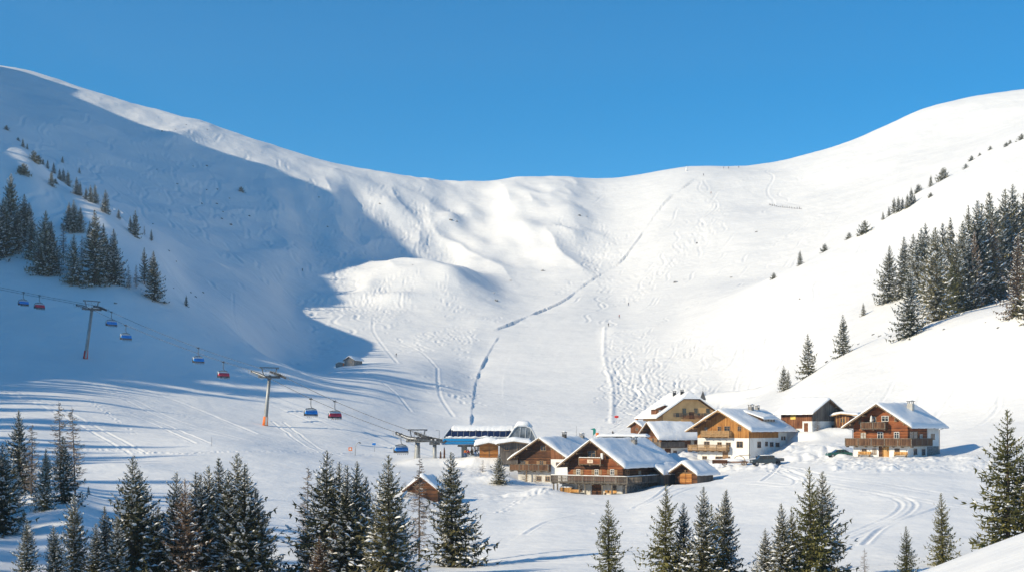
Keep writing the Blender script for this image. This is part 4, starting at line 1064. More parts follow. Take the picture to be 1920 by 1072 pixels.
# ------------------------------------------------------------------ nearest chalet
def near_chalet():
    b = Building('near_chalet', 'chalet', 'nearest dark chalet with wide grey balcony on posts and steep snowy roof', 'chalet')
    W, L = b.W, b.L; he, hp, bh = 5.6, 9.3, 2.2
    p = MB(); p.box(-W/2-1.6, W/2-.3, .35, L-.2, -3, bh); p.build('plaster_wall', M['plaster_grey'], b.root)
    q = MB(); q.box(W/2-.297, W/2-.2, .36, L-.2, -3, bh-.01); q.build('shaded_stone_side', M['stone'], b.root)  # darker stone over the plaster, also for the shade under the balcony
    pent(b, 'timber_wall', 'timber_dark', -W/2, W/2, -.03, L, bh+.003, wall_sec(W, he, hp))
    q = MB(); q.box(-W/2-.02, W/2-.9, -.07, -.034, bh+.3, 4.3); q.build('timber_cladding', M['timber_red'], b.root)
    q = MB(); q.box(1.0, W/2-.05, -.065, -.034, 4.32, 6.2); q.build('timber_cladding', M['timber_red'], b.root)
    ro = gable_roof(b, sec_sym(W, he, hp, 1.3), -1.7, L+.9, .2, .5, 'beam', seed=4)
    s = (hp-he)/(W/2); xe = W/2+1.3; ze = he-1.3*s+.12
    # lean-to carrying the roof further down at the back right
    l = MB(); slab(l, [(xe-.02,8.2,ze+.0),(xe+1.9,8.2,ze-1.9*s),(xe+1.9,L+.9,ze-1.9*s),(xe-.02,L+.9,ze)], .2); lr = l.build('lean_to_roof', M['soffit'], b.root)
    f = MB(); f.hexa([(xe,8.12,ze-.3),(xe+1.9,8.12,ze-1.9*s-.3),(xe+1.9,8.19,ze-1.9*s-.3),(xe,8.19,ze-.3),(xe,8.12,ze+.05),(xe+1.9,8.12,ze-1.9*s+.05),(xe+1.9,8.19,ze-1.9*s+.05),(xe,8.19,ze+.05)]); f.build('barge_board', M['beam'], lr)
    snow_blanket([(xe-.3, ze+.3*s), (xe+1.9, ze-1.9*s)], 8.25, L+.9, .48, 8, 16, 14).build('snow_cover', M['roof_snow'], lr, True)
    w_ = MB(); w_.box(W/2+.003, xe+1.5, 9.2, L, -3, ze-1.9*s+.2); w_.build('lean_to_wall', M['timber_grey'], b.root)
    chimney(b, ro, 1.6, 10.5, 8.3, .8, 1.1, 'stone')
    balcony(b, -W/2-2.4, W/2+1.9, 1.9, 2.2, 1.1, side=9.1, mat='timber_grey', toprail='rail_grey', floor='rail_grey', snow=True, slats=True)
    # posts that carry the balcony
    for x in (-W/2-2.0, -W/2-1.2, -2.2, -1.0, 2.4, 4.3, W/2+1.6):
        q = MB(); q.box(x-.1, x+.1, -1.75, -1.55, -1, 1.87); q.build('post', M['rail_grey'], b.root)
    balcony(b, -2.55, 1.75, 1.25, 5.35, 1.0, mat='timber_red', toprail='beam', floor='beam', snow=True)
    # loggia recess in the gable behind the small balcony
    q = MB(); q.box(-2.3, 1.4, -.09, -.034, 5.2, 7.0); q.build('loggia', M['timber_dark'], b.root)
    for r in ((590,700,315,405,dict(glass='glass',frame='frame_wood')),): b.winpx('n', *r[:4], off=.09, **r[4])
    for r in ((438,490,565,640), (685,735,565,640), (893,945,565,640)): b.winpx('n', *r, off=.07, shutters=True, frame='frame_white')
    for r in ((440,500,785,862), (897,955,785,870)): b.winpx('n', *r, off=-.35, frame='beam', cross=True)
    a, _ = b.pix('n', 700, 850); b.door('F', a, -.1, 1.9, 2.0, 'timber_dark', off=-.35)
    for r in ((1085,1140,575,635), (1262,1300,580,635)): b.winpx('n', *r, face='R', glass='glass_pale' if r[0] > 1200 else 'glass')
    g = MB(); g.box(-.85, .3, -1.29, -1.26, 5.5, 6.1); sg = g.build('sign_board', M['cream_board'], b.root)
    g = MB()
    for x0, x1, z in ((-.6,.0,5.9),(-.5,.1,5.78),(-.55,-.1,5.67)): g.box(x0, x1, -1.30, -1.292, z, z+.05)
    g.build('faded_lettering', M['beam'], sg)
    bi = MB(); z0 = 6.3; bi.box(1.7, 2.1, -1.1, -.75, 6.2, 7.2); bi.build('bird_house', M['plaster'], b.root)
    # woodpile and benches under the balcony
    t = empty('woodpile', b.o + b.rt*(-W/2-.3) + Vector((0,0,.0)) - b.bk*.35, b.rz, 'stack of split firewood under the left end of the grey balcony', 'woodpile')
    m_ = MB()
    for i in range(12):
        for j in range(6): m_.tube([(-1.1+i*.2+(j%2)*.1, -.3, .12+j*.19), (-1.1+i*.2+(j%2)*.1+rnd.uniform(-.03,.03), .3, .12+j*.19)], .095, 6)
    m_.build('logs', M['bright_wood'], t)
    m_ = MB(); m_.ellip((0.1,0,1.3), 1.3, .4, .22, 12, 6, jit=.06); m_.build('snow_cap', M['roof_snow'], t, True)
    for k, (xa, xb) in enumerate(((-4.6,-2.6), (2.3,4.6))):
        t = empty('bench', b.o + b.rt*((xa+xb)/2) - b.bk*.9, b.rz, 'pale wooden bench under the grey balcony %s of the door' % ('left','right')[k], 'bench')
        h = (xb-xa)/2; m_ = MB(); m_.box(-h, h, -.25, .25, .42, .5); m_.build('seat', M['bright_wood'], t)
        m_ = MB(); m_.box(-h, h, .25, .3, .52, .9); m_.build('backrest', M['bright_wood'], t)
        for sx in (-h+.2, h-.2): m_ = MB(); m_.box(sx-.05, sx+.05, -.22, .3, -.3, .418); m_.build('leg', M['beam'], t)
near_chalet()

# ------------------------------------------------------------------ chalet left of the nearest one
def left_chalet():
    b = Building('left_chalet', 'chalet', 'brown chalet just left of the nearest one, brown balcony over a white ground floor', 'chalet')
    W, L = b.W, b.L; he, hp, bh = 5.2, 8.6, 2.4
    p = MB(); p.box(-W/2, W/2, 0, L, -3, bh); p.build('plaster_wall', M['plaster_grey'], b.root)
    pent(b, 'timber_wall', 'timber_dark', -W/2, W/2, -.03, L, bh+.003, wall_sec(W, he, hp))
    q = MB(); q.box(1.9, W/2+.02, -.08, -.034, 0, 5.0-.4); q.build('plaster_panel', M['plaster'], b.root)
    q = MB(); q.prism([(1.9,4.61),(W/2-.02,4.61),(W/2-.02,5.1),(1.9,7.2)], -.075, -.034); q.build('timber_panel', M['timber_barn'], b.root)
    ro = gable_roof(b, sec_sym(W, he, hp, 1.4), -1.6, L+.9, .2, .45, 'beam', seed=6)
    chimney(b, ro, .6, 8.0, 8.4, .7, 1.0, 'dark_metal'); chimney(b, ro, .8, 15.3, 8.2, .8, .9, 'stone')
    balcony(b, -W/2-1.2, 1.9, 1.2, 2.45, 1.1, mat='rail_brown')
    for r in ((345,392,535,580,dict(frame='frame_wood')), (480,502,552,582,dict(glass='glass_pale')), (335,370,665,715,dict(shutters=True)), (165,215,665,718,dict(shutters='Rt'))): b.winpx('5', *r[:4], off=.03, **r[4])
    for r in ((310,350,800,842), (385,425,802,845)): b.winpx('5', *r)
    for r in ((480,515,680,716), (525,555,682,716)): b.winpx('5', *r, off=.08)
    d = MB(); d.box(-3.1,-2.9,-1.1,-.9,-.5,2.3); d.build('post', M['beam'], b.root)
left_chalet()

def back_chalet():
    b = Building('back_chalet', 'chalet', 'small brown chalet in the second row, between the nearest and the honey one', 'chalet')
    W, L = b.W, b.L; he, hp, bh = 5.2, 8.0, 2.3
    p = MB(); p.box(-W/2, W/2, 0, L, -3, bh); p.build('plaster_wall', M['plaster'], b.root)
    pent(b, 'timber_wall', 'timber_dark', -W/2, W/2, -.03, L, bh+.003, wall_sec(W, he, hp))
    q = MB(); q.box(-W/2+.3, W/2-.02, -.08, -.034, bh+.3, he-.2); q.build('timber_panel', M['timber_barn'], b.root)
    gable_roof(b, sec_sym(W, he, hp, 1.3), -1.8, L+.9, .2, .5, 'beam', seed=8)
    balcony(b, -W/2-.4, W/2+1.1, 1.1, 2.6, 1.0, side=5.5, mat='timber_grey')
    for x in (-1.8, .2, 2.2): b.window('F', x, 4.0, .7, .9, shutters=True, off=.09)
    for y, z in ((2.4,4.2), (6.6,4.2)): b.window('R', y, z, .5, .6, glass='glass_pale')
    b.door('R', 8.4, 3.0, .7, 1.9, 'plaster_grey'); b.door('R', 1.6, .2, 1.4, 1.9, 'timber_dark'); b.window('R', 3.6, 1.2, .8, .8)
back_chalet()

def hotel():
    b = Building('hotel', 'guest_house', 'ochre guest house with clipped gable roof above and behind the other chalets', 'guest house')
    W, L = b.W, b.L; he, hp = 4.6, 9.7; s = (hp-he)/(W/2); bh = 0
    pent(b, 'wall', 'ochre', -W/2, W/2, 0, L, -4, [(-W/2, he-.2), (-1.9, hp-1.9*s-.25), (1.9, hp-1.9*s-.25), (W/2, he-.2)])
    y0, y1, ov, xh, dh = -.9, L+.8, 2.0, 2.2, 2.6; zh = hp-xh*s+.1; ze = he-ov*s+.1; X_ = W/2+ov; zp = hp+.1
    def planes(d, ex=0.0):
        return [[(-X_-ex,y0-ex,ze+d-ex*s),(-xh,y0-ex,zh+d),(0,y0+dh,zp+d),(0,y1+ex,zp+d),(-X_-ex,y1+ex,ze+d-ex*s)],
                [(X_+ex,y0-ex,ze+d-ex*s),(X_+ex,y1+ex,ze+d-ex*s),(0,y1+ex,zp+d),(0,y0+dh,zp+d),(xh,y0-ex,zh+d)],
                [(-xh,y0-ex,zh+d),(xh,y0-ex,zh+d),(0,y0+dh,zp+d)]]
    m_ = MB()
    for pl in planes(0): slab(m_, pl, .2)
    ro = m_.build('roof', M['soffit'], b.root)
    m_ = MB()
    for pl in planes(.46, .1): slab(m_, pl, .42)
    m_.build('snow_cover', M['roof_snow'], ro)
    for x, y, h in ((-.8,4.5,1.1), (-1.2,9.5,.9)): chimney(b, ro, x, y, 9.3, .7, h, 'dark_metal')
    for x0, x1 in ((610,645), (722,756), (836,872)): b.winpx('6', x0, x1, 230, 280, glass='glass', frame='beam', cross=True, off=.03)
    q = MB(); q.box(-2.5, 4.2, -.9, -.01, 3.0, 3.15); bo = q.build('balcony', M['beam_light'], b.root)
    q = MB()
    for k in range(34): x = -2.4+k*.195; q.box(x-.04, x+.04, -.88, -.83, 3.15, 4.0)
    q.box(-2.5, 4.2, -.9, -.8, 4.0, 4.08); q.build('railing_boards', M['timber_barn'], bo)
    b.door('F', .2, 3.16, 1.1, 1.7, 'timber_dark')
    for x in (-3.6, -1.6, 2.2, 4.0): b.window('F', x, 4.2, .7, .9, shutters=True, frame='beam', off=.02)
    # dormer with brown timber front on the left slope
    q = MB(); zl = lambda x: hp+s*x+.1
    q.prism([(-8.6,zl(-8.6)-.2),(-4.2,zl(-8.6)-.2),(-4.2,zl(-8.6)+1.9),(-6.4,zl(-8.6)+2.7),(-8.6,zl(-8.6)+1.9)], 2.2, 6.5); dm = q.build('dormer', M['timber_barn'], ro)
    q = MB()
    for x in (-7.9,-5.6): q.box(x, x+.8, 2.14, 2.2, zl(-8.6)+.6, zl(-8.6)+1.5)
    q.build('dormer_window', M['plaster'], dm)
    snow_blanket([(-9.0,zl(-8.6)+1.85),(-6.4,zl(-8.6)+2.8),(-3.8,zl(-8.6)+1.85)], 1.7, 6.8, .35, 12, 8, 21).build('dormer_snow', M['roof_snow'], dm, True)
hotel()

def barn():
    b = Building('barn', 'barn', 'timber barn on a white base, yellow hatch in its red side', 'barn')
    W, L = b.W, b.L; he, hp, bh = 4.3, 6.9, 2.2
    p = MB(); p.box(-W/2, W/2, 0, L, -3, bh); p.build('plaster_wall', M['plaster'], b.root)
    pent(b, 'shade_grey_gable', 'timber_grey', -W/2, W/2, -.03, .1, bh+.003, wall_sec(W, he, hp))  # gable boards greyer than the sides: its shade is put into the colour
    pent(b, 'timber_wall', 'timber_barn', -W/2-.03, W/2+.03, .103, L, bh+.003-1.6, [(-W/2-.03, he-.14), (0, hp-.12), (W/2+.03, he-.14)])
    gable_roof(b, sec_sym(W, he, hp, 1.0), -1.0, L+1.2, .2, .42, 'beam', seed=12)
    q = MB(); b.fbox(q, 'L', 4.8, 6.3, .035, .09, 2.6, 3.7); q.build('hatch', M['yellow'], b.root)
    q = MB(); b.fbox(q, 'L', .11, 2.8, .033, .07, -.5, 2.2); q.build('plaster_panel', M['plaster'], b.root)
    b.door('L', 1.7, -.1, .9, 1.8, 'timber_barn', off=.08)
    b.window('F', 2.2, .9, .9, .7)
barn()

def hut():
    b = Building('hut', 'hut', 'tiny wooden hut with orange doors, right of the nearest chalet', 'hut')
    W, L = b.W, b.L; he, hp = 2.35, 3.75
    pent(b, 'timber_wall', 'timber_dark', -W/2, W/2, 0, L, -1.5, wall_sec(W, he, hp))
    q = MB(); q.box(W/2+.003, W/2+.05, .02, L, -1.5, he-.2); q.build('timber_side', M['timber_grey'], b.root)
    gable_roof(b, sec_sym(W, he, hp, .85), -1.3, L+.8, .15, .5, 'beam', seed=15, rafters=False, nx=18, ny=16)
    for k in (-1, 1):
        q = MB(); x = k*.62; q.box(x-.58, x+.58, -.08, -.01, .35, 2.05); d = q.build('door', M['timber_orange'], b.root)
        h = MB(); h.box(x-k*.42-.03, x-k*.42+.03, -.13, -.081, 1.1, 1.25); h.build('handle', M['dark_metal'], d)
    q = MB(); q.box(-1.6, 1.6, -.1, -.01, 2.1, 2.25); q.box(-.2,.2,-.3,-.11,2.5,2.62); q.box(-.06,.06,-.2,-.11,2.3,2.9); q.build('door_lintel', M['beam'], b.root)
hut()

def cabin():
    b = Building('cabin', 'cabin', 'little cabin with orange corner peeping out between barn and far right chalet', 'cabin')
    W, L = b.W, b.L
    pent(b, 'timber_wall', 'timber_barn', -W/2, W/2, 0, L, -1.5, wall_sec(W, 2.5, 3.0))
    gable_roof(b, [(-W/2-.7,2.6),(0,3.1),(W/2+2.2,2.7)], -.8, L+.6, .15, .4, 'beam_light', seed=17, rafters=False, nx=14, ny=12)
    for k in range(4): q = MB(); x = -1.2+k*.7; q.box(x-.06, x+.06, -.07, -.01, .3, 2.5); q.build('post', M['bright_wood'], b.root)
    b.window('F', .2, 1.6, .8, .7)
cabin()

def shed():
    b = Building('shed', 'shed', 'small red brown shed under deep snow left of the guest house', 'shed')
    W, L = b.W, b.L
    pent(b, 'timber_wall', 'timber_barn', -W/2, W/2, 0, L, -2, wall_sec(W, 1.9, 2.9))
    ro = gable_roof(b, sec_sym(W, 1.9, 2.9, .6), -.6, L+.4, .15, .4, 'beam', seed=19, rafters=False, nx=14, ny=10)
    chimney(b, ro, -.9, 1.6, 2.9, .45, .9, 'timber_orange', cap=False)
    b.window('F', .3, 1.1, .7, .6)
shed()

def garage():
    b = Building('garage', 'flat_roofed_annex', 'low flat roofed annex with dark eave behind the nearest chalet', 'annex')
    W, L = b.W, b.L
    q = MB(); q.box(-W/2, W/2, 0, L, -3, 2.4); q.build('wall', M['timber_dark'], b.root)
    q = MB(); q.box(-W/2-.6, W/2+.6, -.6, L+.5, 2.403, 2.62); ro = q.build('roof', M['dark_metal'], b.root)
    snow_blanket([(-W/2-.6,2.62),(0,2.66),(W/2+.6,2.62)], -.6, L+.5, .5, 20, 12, 23).build('snow_cover', M['roof_snow'], ro, True)
    for x in (-2.4, 2.2): b.door('F', x, 0, 2.2, 2.0, 'timber_barn')
garage()

def cottage():
    p = hit(790, 930)
    b = Building.__new__(Building); b.W, b.L = 5.4, 5.0; b.o = p; b.rz = R(-14); t = R(14)
    b.rt = Vector((math.cos(t), -math.sin(t), 0)); b.bk = Vector((math.sin(t), math.cos(t), 0))
    b.root = empty('half_buried_hut', p, b.rz, 'brown shingled hut half buried in snow behind the bare larch', 'hut')
    W, L = b.W, b.L
    pent(b, 'shingle_wall', M['timber_dark'], -W/2, W/2, 0, L, -2, wall_sec(W, 1.0, 3.0))
    gable_roof(b, sec_sym(W, 1.0, 3.0, .4), -.3, L+.5, .15, .45, 'timber_barn', seed=25, rafters=False, nx=18, ny=14)
cottage()
# ------------------------------------------------------------------ chairlift
M['steel'] = mat_noise('steel', (.30,.31,.31), (.46,.47,.47), 1.2, .55, (1,1,.3), metallic=.35)
M['steel_dark'] = mat_noise('steel_dark', (.07,.075,.08), (.16,.165,.17), 3, .6, metallic=.3)
M['orange_pad'] = mat_noise('orange_pad', (.75,.16,.03), (.85,.24,.05), 1, .6)
M['red_pad'] = mat_noise('red_pad', (.55,.03,.03), (.7,.06,.05), 1, .6)
M['blue_bubble'] = mat_noise('blue_bubble', (.0,.17,.58), (.01,.24,.70), .8, .18, spec=.6)
M['red_bubble'] = mat_noise('red_bubble', (.42,.01,.03), (.55,.02,.05), .8, .18, spec=.6)
M['clear_bubble'] = mat_noise('clear_bubble', (.55,.62,.68), (.7,.76,.8), .8, .15, spec=.6)
M['rubber'] = mat_noise('rubber', (.02,.02,.022), (.05,.05,.055), 3, .7)
M['seat_grey'] = mat_noise('seat_grey', (.16,.17,.19), (.26,.27,.3), 3, .7)

HEAD = {'up':(at(-260,478,500)), 'C':at(172,573,413), 'B':at(505,699,357), 'A':at(783,817,305), 'st':at(845,826,300)}
def rope_dir(a, b):
    d = HEAD[b]-HEAD[a]; d.z = 0; return d.normalized()
dirs = {'C':(rope_dir('up','C')+rope_dir('C','B')).normalized(), 'B':(rope_dir('C','B')+rope_dir('B','A')).normalized(), 'A':(rope_dir('B','A')+rope_dir('A','st')).normalized()}
dirs['up'] = rope_dir('up','C'); dirs['st'] = Vector((1,0,0))
HALF = 2.9
def perp(k): d = dirs[k]; return Vector((-d.y, d.x, 0))       # far side
def side_pt(k, s): return HEAD[k] + perp(k)*(HALF*s)

def lift_tower(k, base_px, base_py, pad, pad_mat, label, arms=7, r=.48):
    head = HEAD[k]; g = hit(base_px, base_py, 200)
    if k == 'A': g = Vector((head.x-.1, head.y, height(head.x, head.y)))
    root = empty('lift_tower', g, 0, label, 'lift tower', 'lift towers of the chairlift')
    h = head-g; d = dirs[k]; pp = perp(k); up = Vector((0,0,1))
    top = h - up*1.3
    m_ = MB(); m_.tube([(0,0,-1.5), (0,0,0), top*.5, top], [r*1.2, r*1.15, r, r*.82], 14); m_.build('mast', M['steel'], root, True)
    if pad:
        m_ = MB(); a = math.atan2(-.42, -.9)
        m_.tube([(0,0,0), h.normalized()*pad], [r*1.5, r*1.28], 14); m_.build('padding', M[pad_mat], root, True)
        m_ = MB(); c = Vector((.35,-.62,0)); m_.bar(c+Vector((0,0,.1)), c+h.normalized()*(pad-.1), .5, .2); m_.build('access_cover', M['steel'], root)
    lad = MB()
    off = pp*-.1 + d*.62
    for z in range(2, int(h.length-1)*2): q = h*(z/2/h.length)+off; lad.bar(q-pp*.2, q+pp*.2, .05)
    lad.bar(off+h*.15-pp*.2, off+top-pp*.2, .05); lad.bar(off+h*.15+pp*.2, off+top+pp*.2, .05); lad.build('ladder', M['steel_dark'], root)
    m_ = MB(); m_.bar(h-pp*(HALF+.3)-up*1.0, h+pp*(HALF+.3)-up*1.0, .55, .6); m_.ellip(tuple(h-up*1.1), .62,.62,.7, 10, 6); m_.build('crossarm', M['steel_dark'], root)
    m_ = MB()
    for s in (-1,1): m_.bar(h+pp*s*1.7-up*.75, h+pp*s*2.3+up*1.35, .22)
    m_.bar(h-pp*2.9+up*1.4, h+pp*2.9+up*1.4, .25); m_.bar(h-pp*2.75+up*1.4, h-pp*2.75+up*1.15, .2); m_.bar(h+pp*2.75+up*1.4, h+pp*2.75+up*1.15, .2)
    fr = m_.build('lifting_frame', M['steel_dark'], root)
    m_ = MB()
    for s in (-1.0,-.35,.35,1.0):
        pts = [h+pp*(s*1.7+math.cos(t)*.55)+up*(.2+math.sin(t)*.75)+d*.2 for t in [i*.785 for i in range(9)]]; m_.tube(pts, .035, 4, caps=False)
    m_.bar(h-up*.7, h+up*1.4, .06); m_.build('cable_loops', M['steel'], fr)
    sn = MB(); sn.tube([tuple(h+pp*(HALF*x)-up*.64+d*.05) for x in (-1,-.5,0,.5,1)], [.1,.2,.24,.18,.08], 6); sn.build('snow_cap', M['roof_snow'], root, True)
    # one sheave train either side, following the rope
    nxt = {'C':('up','B'),'B':('C','A'),'A':('B','st')}[k]
    for s in (-1,1):
        c0 = h+pp*HALF*s
        da = (side_pt(nxt[0],s)-side_pt(k,s)).normalized(); db = (side_pt(nxt[1],s)-side_pt(k,s)).normalized()
        m_ = MB(); wheels = []
        L_ = {'C':3.3,'B':3.4,'A':4.6}[k]
        for i in range(-arms, arms+1):
            t = i/arms; p = c0 + (da*(-t)*L_ if t < 0 else db*t*L_) - up*.42
            wheels.append(p); a, b2 = p-pp*.09, p+pp*.09; m_.tube([a, b2], .3 if k != 'A' else .38, 10)
        tr = m_.build('sheaves', M['rubber'], root)
        m_ = MB()
        for i in range(len(wheels)-1): m_.bar(wheels[i]-up*.12+pp*.16*s, wheels[i+1]-up*.12+pp*.16*s, .14, .26)
        m_.bar(wheels[arms]-up*.1, h+pp*(HALF-.2)*s-up*.9, .3, .4)
        m_.build('sheave_beam', M['steel_dark'], tr)
        m_ = MB()                                              # walkway with hoops beside the sheaves
        for i in range(0, len(wheels)-1): m_.bar(wheels[i]-up*.5+pp*.9*s, wheels[i+1]-up*.5+pp*.9*s, .12, .06)
        for i in range(0, len(wheels), 2):
            p = wheels[i]-up*.5+pp*.9*s; m_.tube([p, p+up*.55+pp*.1*s, p+up*.95, p+up*.55-d*.25], .035, 4, caps=False)
        m_.build('walkway', M['steel'], tr)
        m_ = MB(); m_.tube([wheels[i]+up*.08+pp*.16*s for i in range(1,len(wheels)-1,2)], [.06+.05*rnd.random() for i in range(1,len(wheels)-1,2)], 5); m_.build('walkway_snow', M['roof_snow'], tr, True)
    return root
lift_tower('C', 160, 672, 2.4, 'red_pad', 'grey lift tower with red padded foot at far left', 6)
lift_tower('B', 497, 797, 2.3, 'orange_pad', 'grey lift tower with orange padded foot in the middle of the line', 7)
lift_tower('A', 781, 858, 0, '', 'stout lift tower with long sheave trains next to the blue station', 9, .62)

# second support between tower and station
def entry_support():
    p = at(815, 857, 298); top = at(815, 833, 298).z-p.z
    root = empty('entry_support', p, 0, 'single grey column carrying sheave beams between lift tower and station', 'support column')
    m_ = MB(); m_.tube([(0,0,-1.5),(0,0,top)], .42, 14); m_.build('column', M['steel'], root, True)
    m_ = MB(); m_.box(-1.1,1.1,-.9,.9,top,top+.9); m_.build('head_frame', M['steel_dark'], root)
    for y in (-2.6, 2.6):
        m_ = MB(); m_.bar((-3.6,y,top+1.2),(2.4,y*.8,top+.5),.25,.4); s_ = m_.build('sheave_beam', M['steel_dark'], root)
        m_ = MB()
        for i in range(8): t = i/7; c = Vector((-3.6+6*t, y+(y*-.2)*t, top+1.45-.7*t)); m_.tube([c-Vector((0,.1,0)), c+Vector((0,.1,0))], .28, 10)
        m_.build('sheaves', M['rubber'], s_)
    m_ = MB(); m_.bar((0,-2.6,top+.5),(0,2.6,top+.5),.35,.35); m_.build('crossarm', M['steel_dark'], root)
    m_ = MB(); m_.tube([(1.0,-.5,top+.9),(1.0,-.5,top+3.1),(.2,-.5,top+3.15)], .05, 5); m_.build('antenna', M['steel_dark'], root)
    m_ = MB(); m_.ellip((0,0,top+.95),1.1,.8,.25,10,5,jit=.1); m_.build('snow_cap', M['roof_snow'], root, True)
entry_support()

ROPES = {}
def haul_rope(s, label):
    pts = []; keys = ['up','C','B','A','st']
    for a, b in zip(keys[:-1], keys[1:]):
        p, q = side_pt(a,s), side_pt(b,s); n = 20
        sag = {'up':1.0,'C':1.3,'B':1.0,'A':.05}[a]
        for i in range(n): t = i/n; v = p.lerp(q, t); v.z -= sag*4*t*(1-t); pts.append(v)
    pts.append(side_pt('st',s)); pts.append(side_pt('st',s)+Vector((8,0,0)))
    m_ = MB(); m_.tube(pts, .06, 5); o = m_.build('haul_rope', M['steel_dark'], None, True); tag(o, label, 'cable', 'haul ropes of the chairlift'); ROPES[s] = pts
haul_rope(-1, 'nearer steel haul rope of the chairlift running down to the station')
haul_rope(1, 'farther steel haul rope of the chairlift running down to the station')

def chair_proto(col, legs, label):
    root = empty('lift_chair', (0,0,0), 0, label, 'chairlift chair', 'chairs hanging from the lift')
    w = 1.55
    m_ = MB(); m_.bar((-.45,0,.02),(.45,0,-.06),.26,.2); m_.bar((-.1,0,.05),(.25,0,.28),.12); m_.build('grip', M['rubber'], root)
    m_ = MB(); m_.tube([(0,0,0),(0,.02,-.7),(0,.05,-1.3),(.1,.1,-1.8),(.35,.1,-2.1),(.2,.05,-2.28)], .085, 6); m_.build('hanger', M['steel_dark'], root, True)
    m_ = MB()                                   # local x: across the rope (seat width), y: along travel
    m_.tube([(-w-.12,.35,-4.0),(-w-.15,.3,-3.2),(-w,.2,-2.6),(-w*.75,.1,-2.35),(0,.05,-2.28),(w*.75,.1,-2.35),(w,.2,-2.6),(w+.15,.3,-3.2),(w+.12,.35,-4.0)], .09, 6)
    m_.bar((-w*.5,.05,-2.25),(w*.5,.05,-2.25),.2,.16); m_.build('frame', M['steel_dark'], root, True)
    m_ = MB(); m_.box(-w,w,-.3,.35,-4.02,-3.88); m_.box(-w,w,.35,.43,-3.9,-3.2); m_.build('seat', M['seat_grey'], root)
    # bubble: curved shell in front and above
    def shell(t0, t1, n=6, x=w+.05):
        q = MB(); P = [(.45-.98*math.sin(t), -3.72+1.3*math.cos(t)) for t in [t0+(t1-t0)*i/n for i in range(n+1)]]
        for (ya,za),(yb,zb) in zip(P[:-1],P[1:]):
            q.poly([(-x,ya,za),(x,ya,za),(x,yb,zb),(-x,yb,zb)])
            q.poly([(-x,yb+.04,zb-.04),(x,yb+.04,zb-.04),(x,ya+.04,za-.04),(-x,ya+.04,za-.04)])
        for sx in (-x,x): q.poly([(sx,.45,-3.72)]+[(sx,y,z) for y,z in P])
        return q
    shell(.05,.82).build('clear_hood', M['clear_bubble'], root); shell(.822,1.5).build('bubble', M[col], root)
    m_ = MB(); m_.tube([(-w,-.5,-3.75),(-w,-.62,-4.2),(w,-.62,-4.2),(w,-.5,-3.75)], .045, 5)
    for k in range(6): x = -w+.25+k*(2*w-.5)/5; m_.bar((x,-.62,-4.2),(x,-.62,-4.45),.05); m_.bar((x-.12,-.66,-4.46),(x+.12,-.66,-4.46),.05)
    m_.build('footrest', M['steel_dark'], root)
    for sx in (-w-.12,w+.02): m_ = MB(); m_.box(sx,sx+.1,-.45,.4,-4.05,-3.5); m_.build('side_panel', M['rubber'], root)
    return root
def on_rope(px, s):
    best = None
    for a, b in zip(ROPES[s][:-1], ROPES[s][1:]):
        ua, ub = CX+F*a.x/a.y, CX+F*b.x/b.y
        if (ua-px)*(ub-px) <= 0 and ua != ub:
            return a.lerp(b, (px-ua)/(ub-ua)), (b-a).normalized()
CH = [(44,'b',535,'blue bubble chair nearest the left edge of the picture'),(74,'r',550,'red bubble chair left of the tower with red foot'),(209,'b',581,'upper of the two blue chairs right of the red footed tower'),(236,'b',605,'lower of the two blue chairs right of the red footed tower'),
      (372,'b',648,'blue bubble chair left of the red chair in mid span'),(419,'r',675,'red bubble chair in mid span left of the orange footed tower'),(583,'b',741,'blue bubble chair right of the orange footed tower'),(628,'r',745,'red bubble chair with skiers legs dangling, right of orange footed tower'),
      (752,'b',815,'blue bubble chair passing the tower beside the station')]
protos = {}
CHAIRS = []
for px, c, gy, label in CH:
    cand = []
    for s in (-1, 1):
        p, d = on_rope(px, s); cand.append((abs(HY-F*p.z/p.y-gy), s, p, d))
    e, s, p, d = min(cand, key=lambda t: t[0])
    if c not in protos:
        protos[c] = chair_proto({'b':'blue_bubble','r':'red_bubble'}[c], c == 'r', label); o = protos[c]
    else: o = copy_tree(protos[c])
    o['label'] = label; o.location = p - Vector((0,0,.1)); hd = Vector((d.x,d.y,0)).normalized()
    o.rotation_euler = (0, 0, math.atan2(hd.y, hd.x)+math.pi/2); CHAIRS.append((o, px, c))

